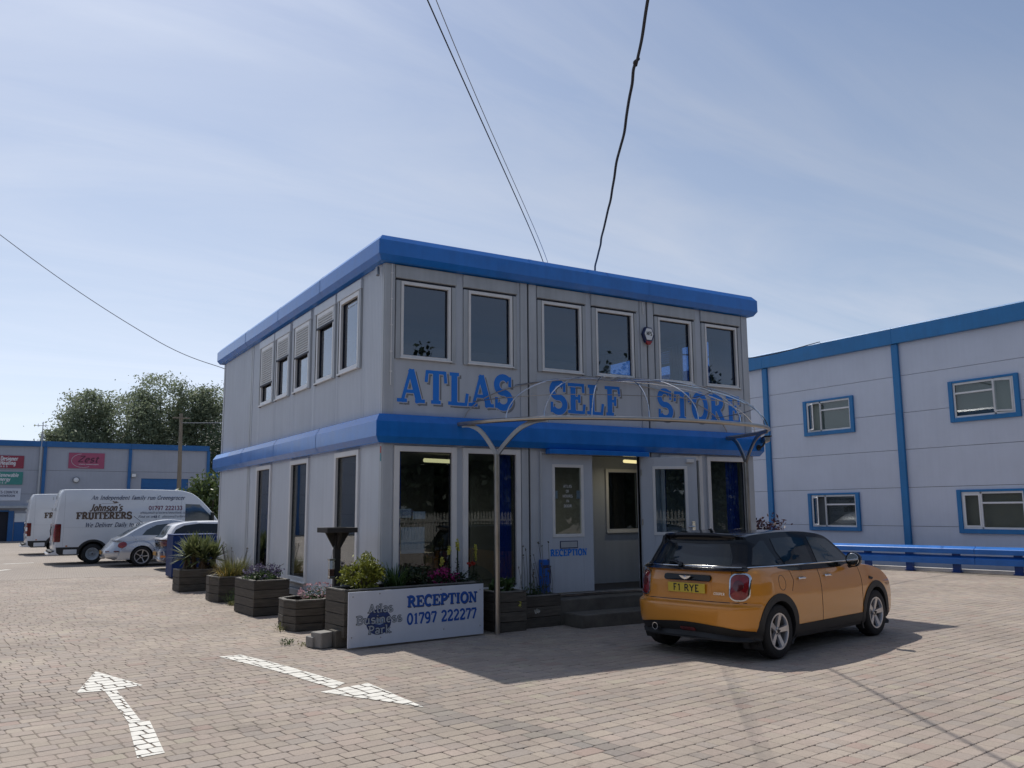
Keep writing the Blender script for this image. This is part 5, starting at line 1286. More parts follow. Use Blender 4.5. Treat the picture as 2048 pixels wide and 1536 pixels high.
# ------------------------------------------------------------------ silver rounded coupe
bt = thing('coupe_car', 'silver rounded two-door coupe with oval red tail lights beside the van', 'car', (-.45, 20.42, -.02), 0.0)
LOWB = [(-.85, .24), (-1.08, .30), (-1.16, .42), (-1.14, .54), (-1.06, .64), (-.95, .78), (-.80, .91), (-.58, 1.0), (-.3, 1.03), (.4, 1.0), (1.4, .99), (2.2, .97), (2.7, .88), (3.05, .72), (3.22, .52), (3.18, .32), (2.9, .22), (1.0, .20), (-.5, .22)]
lowb = inflate(LOWB, .80, lambda x, z: float(np.interp(z, [.2, .45, .7, 1.02], [.95, 1.0, .97, .86])), gx1=.86, gz1=.95, px=4, pz=8, n=110, sm=5, cz=.55)
GRB = [(-.80, .84), (-.58, 1.02), (-.18, 1.26), (.22, 1.45), (.6, 1.53), (1.0, 1.54), (1.4, 1.48), (1.75, 1.32), (2.1, 1.08), (2.35, .92), (1.0, .85)]
grb = inflate(GRB, .74, lambda x, z: float(np.interp(z, [.85, 1.0, 1.3, 1.5], [1.0, .97, .84, .70])), gx1=.92, gz1=.94, px=5, pz=6, n=90, sm=5, cx=.8, cz=1.1)
sl, sg = Skin(lowb), Skin(grb)
BH = [(0.0, .33), (2.51, .33)]
fen = []
for hx, hz in BH:
    arc = [(hx + (.60 if (cos(a) > 0) == (hx < 1) else .84) * cos(a), hz + .02 + .57 * sin(a)) for a in np.linspace(R(-14), R(194), 24)]
    arc += [(hx - .40, .22), (hx + .40, .22)]
    f = inflate(arc, .865, lambda x, z: float(np.interp(z, [.2, .5, .7, .9], [.96, 1.0, .98, .93])), gx1=.80, gz1=.80, px=4, pz=5, n=80, sm=0, cz=.33)
    fen.append(f)
o = lowb.build('body', [silver], bt, smooth=True, ang=40); cut_arches(o, BH, .36, .45)
for f in fen:
    o = f.build('wing', [silver], bt, smooth=True, ang=45); cut_arches(o, BH, .36, .45)
grb.build('cabin', silver, bt, smooth=True, ang=40)
skb = Skin(lowb, *fen)
for side in 'RL':
    decal(sg, side, dense([(1.85, 1.02), (1.55, 1.25), (1.2, 1.37), (.8, 1.395), (.45, 1.35), (.15, 1.20), (.0, 1.03), (.9, 1.01)], .06), rings=5, off=.006).build('side_window', car_glass2, bt, smooth=True, ang=50)
    s = MB(); seam(sl, side, [(.42, 1.0), (.50, .7), (.62, .35)], .004, 8, s); seam(sl, side, [(1.75, .98), (1.8, .6), (1.78, .3)], .004, 8, s); s.build('panel_gap', black_trim, bt)
    h = onskin(Skin(lowb), side, [(.52, .90), (.62, .905), (.70, .90)], .015); mb = MB(); mb.tube(h, .014, 6); mb.build('door_handle', silver, bt)
decal(sg, 'B', dense([(-.52, .99), (.52, .99), (.44, 1.30), (.25, 1.40), (-.25, 1.40), (-.44, 1.30)], .06), rings=5, off=.006).build('rear_window', car_glass2, bt, smooth=True, ang=50)
for s in (-1, 1):
    decal(skb, 'R' if s < 0 else 'L', [(-.60 + .135 * cos(a) + .03 * sin(a), .72 + .10 * sin(a)) for a in np.linspace(0, 2 * pi, 24, endpoint=False)], rings=4, off=.012, dome=.03).build('tail_light', red_lens, bt, smooth=True)
    decal(skb, 'B', rrect(.62 * s - .07, .62 * s + .07, .50, .53, .012), rings=2, off=.012).build('reflector', red_dark, bt)
decal(sl, 'R', rrect(-.86, -.70, .50, .535, .015), rings=2, off=.05).build('reflector', red_dark, bt)
number_plate(bt, -1.17, -.05, .47, 1, plate_o)
mb = MB(); mb.lathe([(.03, 0), (.04, 0), (.04, .15), (.03, .15)], (-1.15, .30, .28), (1, 0, 0), 14); mb.build('exhaust', chrome, bt, smooth=True)
decal(sl, 'B', dense(rrect(-.50, .50, .63, .90, .1), .06), rings=2, off=.004).build('boot_lid', silver, bt, smooth=True)
decal(sl, 'B', rrect(-.18, .18, .925, .955, .012), rings=2, off=.012).build('brake_light', red_lens, bt)
mb = MB(); mb.tube([(.10, .0, 1.42), (-.20, 0, 1.66)], .008, 6); mb.build('aerial', black_trim, bt)
for hx, hz in BH:
    for s in (-1, 1): wheel(bt, hx, .755 * s, hz, .322, .20, .232, s, 5, 'thin')
for s in (-1, 1):
    mb = MB(); mb.lathe([(0, .12), (.07, .09), (.09, 0), (0, -.01)], (1.68, .90 * s, 1.02), (1, 0, 0), 14); mb.build('door_mirror', silver, bt, smooth=True)

# ------------------------------------------------------------------ dark blue hatchback with white roof
hb = thing('hatchback_car', 'dark blue hatchback with a white roof, nosed in behind the blue bin', 'car', (.32, 17.62, -.02), 0.0)
LOWH = [(-.50, .25), (-.62, .40), (-.64, .60), (-.58, .70), (-.55, .95), (.5, 1.02), (1.6, .99), (2.3, .96), (2.8, .88), (3.1, .72), (3.2, .5), (3.1, .28), (1.0, .2)]
lowh = inflate(LOWH, .87, lambda x, z: float(np.interp(z, [.2, .4, .75, 1.02], [.95, 1.0, 1.0, .90])), gx1=.86, gz1=.95, px=5, pz=8, n=90, sm=5, cz=.6)
GRH = [(-.56, .93), (-.50, 1.06), (-.36, 1.30), (-.18, 1.42), (.3, 1.49), (.9, 1.51), (1.4, 1.48), (1.8, 1.32), (2.3, .98), (1.0, .93)]
grh = inflate(GRH, .84, lambda x, z: float(np.interp(z, [.93, 1.1, 1.45, 1.52], [1.0, .96, .80, .72])), gx1=.90, gz1=.95, px=5, pz=7, n=80, sm=5, cx=.8, cz=1.2)
slh, sgh = Skin(lowh), Skin(grh)
o = lowh.build('body', [navy], hb, smooth=True, ang=40); cut_arches(o, [(0.1, .32), (2.55, .32)], .36, .45)
grh.build('roof', white_roof, hb, smooth=True, ang=40)
for side in 'RL':
    decal(sgh, side, dense([(1.95, 1.04), (1.55, 1.33), (1.2, 1.405), (.5, 1.425), (.05, 1.37), (-.20, 1.24), (-.32, 1.04), (.8, 1.03)], .06), rings=5, off=.006).build('side_window', car_glass, hb, smooth=True, ang=50)
decal(sgh, 'B', dense([(-.62, 1.0), (.62, 1.0), (.52, 1.36), (-.52, 1.36)], .06), rings=5, off=.008).build('rear_window', car_glass2, hb, smooth=True, ang=50)
decal(slh, 'B', dense(rrect(-.66, .66, .66, .97, .08), .06), rings=3, off=.006).build('tailgate', black_gloss, hb, smooth=True)
for s in (-1, 1): decal(slh, 'B', rrect(.66 * s - .13, .66 * s + .13, .74, .92, .05), rings=3, off=.014).build('tail_light', red_dark, hb, smooth=True)
decal(slh, 'B', dense(rrect(-.76, .76, .33, .60, .06), .06), rings=3, off=.008).build('bumper', silver, hb, smooth=True)
decal(slh, 'B', rrect(-.78, -.62, .40, .46, .02), rings=2, off=.016).build('reflector', amber, hb)
number_plate(hb, -.665, 0, .50, 1, plate_o)
for hx in (.1, 2.55):
    for s in (-1, 1): wheel(hb, hx, .76 * s, .32, .32, .2, .22, s, 5, 'thin')

# ------------------------------------------------------------------ panel vans
def make_van(label, loc, full):
    v = thing('delivery_van', label, 'van', loc, 0.0, group='white delivery vans parked side by side')
    L_ = 6.05
    prof = [(-1.22, .46), (-1.25, .60), (-1.25, 1.4), (-1.20, 2.0), (-1.13, 2.44), (-1.05, 2.56), (-.9, 2.60), (1.0, 2.62), (2.6, 2.60), (3.1, 2.54), (3.45, 2.38), (3.9, 1.95), (4.25, 1.50), (4.45, 1.22), (4.85, 1.08), (4.98, .8), (4.98, .45), (4.8, .32), (-1.0, .32)]
    Tv = lambda x, z: float(np.interp(z, [.3, .6, 1.3, 2.1, 2.5, 2.64], [.985, 1.0, 1.0, .965, .93, .88]) * np.interp(x, [3.6, 4.5, 5.0], [1.0, .98, .90]))
    b = inflate(prof, .995, Tv, gx1=.975, gz1=.985, px=10, pz=14, n=150, sm=4, cx=1.9, cz=1.4, bulge=.004)
    sk = Skin(b); o = b.build('body', [white_paint], v, smooth=True, ang=30)
    H = [(0.0, .35), (3.67, .35)]
    cut_arches(o, H, .43, .5)
    for side in 'RL':
        A = [(x, .60) for x in np.linspace(-1.15, -.46, 12)]; Bq = [(x, .34) for x in np.linspace(-1.12, -.46, 12)]
        decal(sk, side, A, Bq, rings=2, off=.012, closed=False).build('lower_trim', black_trim, v)
        A = [(x, .58) for x in np.linspace(.46, 3.2, 24)]; Bq = [(x, .34) for x in np.linspace(.46, 3.2, 24)]
        decal(sk, side, A, Bq, rings=2, off=.012, closed=False).build('lower_trim', black_trim, v)
        for hx, hz in H:
            A = [(hx + .43 * cos(a), hz + .43 * sin(a)) for a in np.linspace(R(0), R(180), 30)]; Bq = [(hx + .52 * cos(a), hz + .50 * sin(a)) for a in np.linspace(R(0), R(180), 30)]
            decal(sk, side, A, Bq, rings=2, off=.014, closed=False).build('wheel_arch', black_trim, v, smooth=True)
        decal(sk, side, dense([(3.05, 1.38), (3.05, 2.08), (3.55, 2.06), (4.05, 1.56), (4.12, 1.36)], .08), rings=4, off=.008).build('cab_window', car_glass2, v, smooth=True)
        g = MB()
        for q in ([(-.95, .62), (-.95, 2.50)], [(2.05, .60), (2.05, 2.45)], [(2.9, .60), (2.9, 2.25)], [(3.42, 1.38), (3.42, 2.06)], [(-.95, 1.28), (2.9, 1.24)]): seam(sk, side, q, .0045 if q[0][0] != -.95 or q[1][0] < 0 else .003, 10, g)
        g.build('panel_gap', box_grey, v)
        mb = MB(); s = -1 if side == 'R' else 1
        mb.obox((4.0, 1.10 * s, 1.58), (.05, 0, 0), (0, .10, 0), (0, 0, .20)); mb.build('door_mirror', black_trim, v, bevel=.03)
    # wheel arch swage and white lower skirt
    g = MB(); seam(sk, 'R', [(.0 + .78 * cos(a), .42 + .62 * sin(a)) for a in np.linspace(R(20), R(160), 16)], .006, 2, g); g.build('swage', white_paint, v, smooth=True)
    decal(sk, 'R', rrect(-.92, -.50, .36, .52, .02), rings=2, off=.02).build('skirt_panel', white_paint, v)
    decal(sk, 'R', rrect(-.86, -.80, .62, .66, .012), rings=2, off=.016).build('side_marker', amber, v)
    # rear doors and lamps
    g = MB()
    for q in ([(0, .55), (0, 2.45)], [(.85, .6), (.85, 2.45)], [(-.85, .6), (-.85, 2.45)], [(-.85, 2.45), (.85, 2.45)]): seam(sk, 'B', q, .006, 12, g)
    g.build('panel_gap', box_grey, v)
    for s in (-1, 1):
        if full: decal(sk, 'B', rrect(.90 * s - .085, .90 * s + .085, .78, 1.40, .03), rings=3, off=.02).build('tail_light', red_lens, v)
        else:
            for z0, z1, mt in ((1.18, 1.36, red_lens), (1.02, 1.165, paper), (.90, 1.01, red_lens), (.80, .89, paper)): decal(sk, 'B', rrect(.90 * s - .08, .90 * s + .08, z0, z1, .02), rings=2, off=.02).build('tail_light', mt, v)
        decal(sk, 'R', rrect(-1.205, -1.03, .78, 1.40, .03) if full else rrect(-1.205, -1.05, .80, 1.36, .03), rings=3, off=.012).build('tail_light', red_lens, v)
        mb = MB()
        for z in (.75, 1.3, 1.9, 2.3): mb.tube([(-1.235 + .03 * max(0, z - 1.8) , .93 * s, z - .05), (-1.235 + .03 * max(0, z - 1.8), .93 * s, z + .05)], .025, 6)
        mb.build('hinge', box_grey, v)
    mb = MB(); mb.box(-1.36, -1.18, -.93, .93, .36, .48); mb.build('bumper_step', black_trim, v, bevel=.02)
    mb = MB(); mb.tube([(-1.27, .1, 1.0), (-1.30, .1, 1.15), (-1.27, .1, 1.3)], .018, 6); mb.build('door_handle', black_trim, v)
    decal(sk, 'F', dense([(-.85, 1.35), (.85, 1.35), (.75, 2.2), (-.75, 2.2)], .1), rings=4, off=.01).build('windscreen', car_glass, v, smooth=True)
    mb = MB(); mb.box(-1.0, 4.6, -.6, .6, .30, .45); mb.build('underbody', rubber, v)
    for hx, hz in H:
        for s in (-1, 1): wheel(v, hx, .86 * s, hz, .35, .24, .215, s, 6, 'steel', (box_grey, black_trim))
    # lettering on the right-hand side
    yq = -1.004
    def line(s, x, z, h, w, mat, **kw):
        mb = MB(lambda p: (p[0], p[1] * float(np.interp(p[2], [.3, 1.3, 2.1, 2.5], [1.0, 1.0, .965, .93])) if True else p[1], p[2]))
        kw = {**dict(bold=.15, thin=.07, slab=.06), **kw}
        text(mb, s, (x, -1.010, z), (1, 0, 0), (0, 0, 1), (0, -1, 0), h, width=w, **kw); mb.build('lettering', mat, v, fixn=False)
    line('FRUITERERS', -.58, 1.56, .235, 1.80, ink_brown, bold=.27, thin=.15, slab=.15)
    if full:
        line("An Independent family run Greengrocer", -.14, 2.24, .145, 3.15, ink_slate, shear=.28)
        line("Johnson's", -.17, 1.84, .24, 1.05, ink_brown, shear=.28, bold=.19)
        line('01797 222133', 1.77, 1.86, .15, 1.17, ink_wine, bold=.17)
        line('johnsonsfruiterers1@outlook.com', 1.45, 1.73, .085, 1.70, ink_slate, shear=.28, bold=.12)
        line('Find us on   & johnsonsfruiterers', 1.43, 1.59, .085, 1.72, ink_slate, shear=.28, bold=.12)
        line('We Deliver Daily to the Local Area', -.30, 1.28, .15, 2.85, ink_slate, shear=.28)
        mb = MB(); mb.box(1.98, 2.06, -.9935, -.991, 1.58, 1.665); mb.build('social_mark', ink_navy, v)
        mb = MB(); text(mb, 'f', (2.0, -.995, 1.585), (1, 0, 0), (0, 0, 1), (0, -1, 0), .07, bold=.2, thin=.15, slab=0); mb.build('lettering', white_paint, v, fixn=False)
        mb = MB(); mb.box(-.04, .92, -.979, -.977, 1.812, 1.820); mb.box(.22, .60, -.970, -.968, 2.10, 2.106)
        for a in (0.5, 1.1, 1.9): mb.add([(.62, -.969, 2.10), (.62 + .14 * cos(a) - .03, -.969, 2.10 + .10 * sin(a)), (.62 + .17 * cos(a * .8), -.969, 2.10 + .08 * sin(a * .8))], [(0, 1, 2)])
        mb.build('logo_line', ink_brown, v, fixn=False)
    return v
make_van('white delivery van lettered with a family greengrocer advert, nearer of two', (-1.70, 23.2, -.02), True)
make_van('white delivery van half hidden behind the lettered one, banded tail lamp', (-2.28, 32.0, -.02), False)

# blue bin in front of the hatchback
t = thing('blue_bin', 'tall plain dark blue bin behind the spiky plant', 'bin', (.55, 13.6, -.02))
mb = MB(); mb.box(-1.13, .02, -.45, .5, .04, 1.16); mb.build('body', bin_blue, t, bevel=.03)
mb = MB(); mb.box(-1.135, .025, -.455, .505, 1.161, 1.18); mb.build('lid', bin_blue, t, bevel=.02)
mb = MB()
for x in (-1.0, -.1):
    for y in (-.35, .4): mb.lathe([(0, -.03), (.05, -.03), (.05, .03), (0, .03)], (x, y, .05), (0, 1, 0), 12)
mb.build('wheel', rubber, t)

# ------------------------------------------------------------------ planters: every board is a part
def planter(label, loc, rz, poly, h, boards, soil_drop=.05, cap=True):
    """poly: outline in local x,y (counter-clockwise); boards = rows of boards"""
    t = thing('planter', label, 'planter', loc, rz, group='dark timber planters along the office walls')
    n = len(poly); th = .035; bh = h / boards
    for i in range(n):
        a, b = np.array(poly[i], float), np.array(poly[(i + 1) % n], float); d = b - a; L_ = np.linalg.norm(d); d /= L_; nn = np.array((-d[1], d[0]))
        c = (a + b) / 2 + nn * th / 2
        for k in range(boards):
            jit = random.uniform(-.004, .004); mb = MB()
            mb.obox((c[0] + nn[0] * jit, c[1] + nn[1] * jit, bh * (k + .5)), (d[0] * (L_ / 2 - .001), d[1] * (L_ / 2 - .001), random.uniform(-.003, .003)), (nn[0] * th / 2, nn[1] * th / 2, 0), (0, 0, bh / 2 - .004))
            mb.build('plank', timber, t, bevel=.005)
        if cap:
            mb = MB(); c2 = (a + b) / 2 + nn * .03; mb.obox((c2[0], c2[1], h + .010), (d[0] * (L_ / 2 + .004), d[1] * (L_ / 2 + .004), 0), (nn[0] * .034, nn[1] * .034, 0), (0, 0, .010)); mb.build('cap_rail', timber_cap, t, bevel=.004)
    cx, cy = np.mean([q[0] for q in poly]), np.mean([q[1] for q in poly])
    mb = MB(); mb.add([(cx + (q[0] - cx) * .93, cy + (q[1] - cy) * .93, h - soil_drop) for q in poly], [tuple(range(n))]); mb.build('soil', soil, t, fixn=False)
    return t
rect = lambda w, d: [(0, 0), (w, 0), (w, d), (0, d)]
planter('long low dark planter holding the spiky yucca', (-1.13, 8.93, 0), R(3), rect(1.02, .62), .46, 3)
planter('dark planter with one cut corner holding the golden grass', (-.98, 6.12, 0), R(0), [(.10, 0), (.92, 0), (.92, .72), (0, .72), (0, .42)], .47, 3)
planter('tall square dark planter filled with violas', (-.90, 3.40, 0), R(4), rect(.63, 1.05), .575, 4)
planter('low many-sided dark planter with pale pink thrift', (-.93, 1.18, 0), R(0), [(.08, 0), (.50, .0), (.86, .38), (.86, .72), (.3, .8), (0, .62), (-.02, .30)], .43, 4)
planter('long dark planter standing behind the reception sign', (-.79, -.715, .12), R(5.0), rect(2.12, .60), .60, 4)
planter('dark planter in shade right of the steel post', (1.58, -.62, 0), R(2), rect(.50, .50), .56, 4)
planter('dark planter with bare seed stalks beside the entrance steps', (2.13, -.47, 0), R(3), rect(.68, .38), .46, 3)

def blades(mb, n, r0, h, spread, droop, w, base=(0, 0, 0), seg=4, mi=0, lean=(0, 0), h_var=.3, flat=False):
    for _ in range(n):
        a = random.uniform(0, 2 * pi); rr_ = r0 * sqrt(random.random()); hh = h * random.uniform(1 - h_var, 1.0)
        sp = spread * random.uniform(.25, 1.0); d = np.array((cos(a), sin(a), 0))
        p0 = np.array(base, float) + d * rr_; side = np.array((-sin(a), cos(a), 0)); pts = []
        for i in range(seg + 1):
            t = i / seg
            out = sp * hh * (t ** 1.3) ; z = hh * (t - droop * sp * t ** 2.6)
            pts.append(p0 + d * out + np.array((lean[0] * t * hh, lean[1] * t * hh, z)))
        ww = w * random.uniform(.7, 1.15); vs = []
        for i, q in enumerate(pts):
            t = i / seg; k = ww * (1 - t) ** .7 * .5 * (1.0 if t > .05 else .7)
            vs += [q - side * k, q + side * k]
        mb.add(vs, [(2 * i, 2 * i + 1, 2 * i + 3, 2 * i + 2) for i in range(seg)], mi)
def add_quads(mb, p, a, b, mi=0):
    """many leaf quads at once: centres p, half axes a and b"""
    n = len(p); o = len(mb.v)
    v = np.stack([p - a, p + b, p + a, p - b], 1).reshape(-1, 3)
    mb.v.extend(map(tuple, v.tolist())); idx = (np.arange(n)[:, None] * 4 + np.arange(4) + o).tolist()
    mb.f.extend(map(tuple, idx)); mb.m.extend([mi] * n)
def unit(v): return v / np.maximum(np.linalg.norm(v, axis=-1, keepdims=True), 1e-9)
def leaf_cloud(mb, n, c, rad, size, mi=0, shell=.5, asp=.5, up_bias=0.0, lump=0, lump_r=.3):
    """leaf-sized quads through an ellipsoid volume, gathered in lumps"""
    if lump:
        cs = unit(RNG.normal(size=(lump, 3))) * (shell + (1 - shell) * RNG.random((lump, 1))) * .85
        q = cs[RNG.integers(0, lump, n)] + RNG.normal(size=(n, 3)) * lump_r * .5
        q = q / np.maximum(1.0, np.linalg.norm(q, axis=1, keepdims=True) / 1.06)
    else:
        q = unit(RNG.normal(size=(n, 3))) * (shell + (1 - shell) * RNG.random((n, 1)))
    p = np.array(c) + q * np.array(rad)
    a = RNG.normal(size=(n, 3)); a[:, 2] += up_bias; a = unit(a); b = unit(np.cross(a, RNG.normal(size=(n, 3))))
    sz = size * RNG.uniform(.6, 1.3, (n, 1))
    add_quads(mb, p, a * sz * .5, b * sz * asp * .5, mi)
def plant(name, label, loc, parts, cat='plant'):
    t = thing(name, label, cat, loc)
    for nm, mb, mt in parts:
        o = mb.build(nm, mt, t, fixn=False)
        if nm not in ('stem', 'trunk'): o['kind'] = 'stuff'
    return t
# yucca
f = MB(); dd_ = MB(); st = MB()
for hx, hy, hz_, n_ in ((0, 0, .44, 150), (.26, .10, .40, 130), (-.10, .2, .34, 100), (.46, .05, .30, 90), (.16, -.14, .30, 80)):
    st.tube([(hx * .6, hy * .6, 0), (hx, hy, hz_)], .04, 7)
    for _ in range(n_):
        a = random.uniform(0, 2 * pi); e = random.uniform(-.45, 1.45); L_ = random.uniform(.36, .56)
        d = np.array((cos(a) * cos(e), sin(a) * cos(e), sin(e))); s = np.array((-sin(a), cos(a), 0)); p = np.array((hx, hy, hz_)); w = .022
        w = .028; q1 = p + d * L_ * .5; q2 = p + d * L_ + np.array((0, 0, -.05 * L_ * cos(e)))
        f.add([p - s * w * .6, p + s * w * .6, q1 + s * w, q1 - s * w], [(0, 1, 2, 3)]); f.add([q1 - s * w, q1 + s * w, q2], [(0, 1, 2)])
    for _ in range(110):
        a = random.uniform(0, 2 * pi); z = random.uniform(.14, hz_); L_ = random.uniform(.15, .3); p = np.array((hx, hy, z)); d = np.array((cos(a) * .5, sin(a) * .5, -.85)); s = np.array((-sin(a), cos(a), 0)) * .014
        dd_.add([p - s, p + s, p + d * L_ + s * .3, p + d * L_ - s * .3], [(0, 1, 2, 3)])
plant('yucca', 'spiky green yucca with a brown skirt of dead leaves in the far planter', (-.78, 9.22, .40), [('leaves', f, lf_yucca), ('dead_leaves', dd_, lf_dead), ('stem', st, bark)])
# golden grass
f = MB(); blades(f, 420, .22, .62, .75, .55, .012, (0, 0, 0), 5); g2 = MB(); blades(g2, 90, .2, .5, 1.1, .9, .014, (-.15, -.1, 0), 5); g3 = MB(); blades(g3, 160, .28, .42, .6, .2, .007, (.15, 0, 0), 4)
for _ in range(14):
    a = random.uniform(0, 6.28); q = np.array((.25 * cos(a), .2 * sin(a), .55 + .2 * random.random())); g3.tube([(q[0] * .4, q[1] * .4, 0), q], .003, 4); leaf_cloud(g3, 5, q, (.02, .02, .02), .025)
plant('ornamental_grass', 'bushy golden green grass tumbling over its planter', (-.52, 6.45, .42), [('leaves', f, lf_grass), ('golden_leaves', g2, lf_gold), ('dead_leaves', g3, stem_tan)])
# violas
f = MB(); leaf_cloud(f, 900, (0, 0, .10), (.33, .47, .14), .055, shell=.2, lump=26, lump_r=.35); g2 = MB(); leaf_cloud(g2, 420, (0, 0, .17), (.35, .49, .14), .04, shell=.6, asp=.9, lump=30, lump_r=.3); st = MB()
for _ in range(10): st.tube([(random.uniform(-.3, .3), random.uniform(-.3, .3), 0), (random.uniform(-.35, .35), random.uniform(-.35, .35), .30)], .004, 4)
plant('viola_plant', 'low violet and green violas crowding the square planter', (-.62, 3.92, .54), [('leaves', f, lf_viola), ('flowers', g2, fl_violet), ('stem', st, stem_tan)])
# thrift
f = MB(); leaf_cloud(f, 700, (0, 0, .06), (.30, .26, .15), .045, shell=.5, asp=.25); g2 = MB(); leaf_cloud(g2, 260, (0, 0, .12), (.32, .28, .15), .032, shell=.9, asp=1.0)
plant('thrift_plant', 'round cushion of pale pink thrift flowers in the low planter', (-.36, 1.62, .40), [('leaves', f, lf_viola), ('flowers', g2, fl_pink)])
# planter behind the sign
f = MB(); leaf_cloud(f, 3800, (0, 0, .25), (.36, .30, .27), .05, shell=.45, asp=.45, lump=60, lump_r=.22, up_bias=.5); st = MB()
for a in np.linspace(0, 5.5, 9): st.tube([(0, 0, 0), (.12 * cos(a), .12 * sin(a), .15), (.26 * cos(a), .22 * sin(a), .36)], [.018, .012, .005], 5)
plant('dwarf_conifer', 'rounded yellow-green dwarf conifer at the left end of the sign planter', (-.42, -.42, .68), [('foliage', f, lf_conifer), ('trunk', st, bark)], 'shrub')
f = MB(); blades(f, 110, .14, .52, .95, .85, .026, (0, 0, 0), 6)
plant('strap_leaf_plant', 'clump of arching dark green strap leaves beside the dwarf conifer', (.08, -.32, .68), [('leaves', f, lf_strap)])
f = MB(); leaf_cloud(f, 500, (0, 0, .14), (.30, .2, .18), .06, shell=.3, lump=16); plant('dark_leafed_plant', 'dark low foliage in the middle of the sign planter', (.46, -.30, .66), [('leaves', f, lf_dark)])
f = MB(); leaf_cloud(f, 420, (0, 0, .08), (.24, .2, .16), .045, shell=.3); g2 = MB(); leaf_cloud(g2, 520, (0, 0, .10), (.25, .21, .18), .034, shell=.8, asp=.9, lump=24, lump_r=.3)
plant('magenta_flowers', 'low magenta flower mound behind the sign', (.84, -.33, .68), [('leaves', f, lf_dark), ('flowers', g2, fl_magenta)])
f = MB(); g2 = MB(); g4 = MB()
for x, y, h_ in ((0, 0, .55), (-.13, .03, .50), (.02, .06, .58), (.30, .02, .52), (.33, .06, .40), (-.25, .02, .34)):
    f.tube([(x * .8, y, 0), (x, y, h_)], .006, 5); leaf_cloud(f, 30, (x, y, h_ * .4), (.03, .03, h_ * .35), .05, asp=.25); leaf_cloud(g2, 46, (x, y, h_), (.028, .028, .085), .034, asp=.9, shell=.2)
leaf_cloud(f, 320, (.1, 0, .08), (.3, .16, .14), .05, shell=.3); leaf_cloud(g4, 40, (.20, -.04, .30), (.06, .04, .04), .04, asp=.9)
plant('snapdragons', 'pale yellow snapdragon spikes with one red bloom behind the sign', (1.10, -.28, .68), [('stem', f, lf_dark), ('flowers', g2, fl_yellow), ('red_flowers', g4, fl_red)])
f = MB(); leaf_cloud(f, 420, (0, 0, .12), (.26, .24, .16), .07, shell=.3, lump=14); g2 = MB(); leaf_cloud(g2, 40, (.12, -.22, -.15), (.06, .04, .08), .04, asp=.8)
plant('dark_leafed_plant', 'small green plant with pale flowers right of the steel post', (1.84, -.36, .54), [('leaves', f, lf_strap), ('flowers', g2, fl_yellow)])
f = MB(); st = MB(); g2 = MB()
for _ in range(26):
    x, y = random.uniform(-.3, .3), random.uniform(-.14, .14); tx, ty, tz = x + random.uniform(-.1, .1), y + random.uniform(-.06, .06), random.uniform(.3, .85)
    st.tube([(x, y, 0), ((x + tx) / 2 + .02, (y + ty) / 2, tz * .5), (tx, ty, tz)], .0035, 4); leaf_cloud(st, 5, (tx, ty, tz), (.012, .012, .025), .03, asp=.7)
leaf_cloud(f, 260, (0, 0, .10), (.3, .15, .16), .045, shell=.2); leaf_cloud(g2, 16, (-.18, -.26, -.16), (.05, .03, .04), .05, asp=.9)
plant('seed_stalks', 'thin dry seed stalks and sparse leaves in the planter by the door', (2.47, -.29, .42), [('stem', st, stem_tan), ('leaves', f, lf_strap), ('flowers', g2, fl_white)])
# shrubs
f = MB(); leaf_cloud(f, 2600, (0, 0, .85), (.75, .6, .85), .10, shell=.3, asp=.4, lump=40, lump_r=.3, up_bias=.4); st = MB()
for a in np.linspace(0, 5.6, 8): st.tube([(0, 0, 0), (.2 * cos(a), .2 * sin(a), .5), (.5 * cos(a), .4 * sin(a), 1.1)], [.03, .02, .008], 5)
plant('wine_leafed_shrub', 'dark red-leaved shrub at the right corner of the office', (8.6, .75, 0), [('foliage', f, lf_wine), ('trunk', st, bark)], 'shrub')
f = MB(); leaf_cloud(f, 5200, (0, 0, 2.0), (1.75, 1.4, 1.9), .26, shell=.45, asp=.42, lump=110, lump_r=.25, up_bias=.3); st = MB()
for a in np.linspace(0, 5.6, 8): st.tube([(0, 0, 0), (.3 * cos(a), .3 * sin(a), 1), (1.1 * cos(a), .9 * sin(a), 2.6)], [.08, .06, .02], 6)
plant('laurel_bush', 'glossy laurel bush showing above the cab of the lettered van', (5.0, 36.0, -.02), [('foliage', f, lf_laurel), ('trunk', st, bark)], 'shrub')
# weeds
for lb_, x, y, n_, h_ in (('straggly weed growing at the foot of the golden grass planter', -.72, 5.72, 26, .34), ('dry grass tufts between the far planters', -.75, 5.45, 60, .10),
                          ('small weed growing from the paving near the concrete blocks', -1.30, .05, 24, .10), ('yellowing weed at the left foot of the pink thrift planter', -.99, 1.45, 16, .14), ('thin yellow grass by the concrete blocks', -1.12, -.15, 18, .05)):
    f = MB(); blades(f, n_, .10, h_, 1.0, .4, .012, (0, 0, 0), 3); leaf_cloud(f, n_ * 3, (0, 0, h_ * .45), (.10, .10, h_ * .5), .03, asp=.4)
    t = f.build('weed', lf_grass if 'dry' in lb_ or 'yellow' in lb_ else lf_viola, None, fixn=False); t.location = (x, y, -.004); tag(t, lb_, 'weed', 'weeds in the paving')

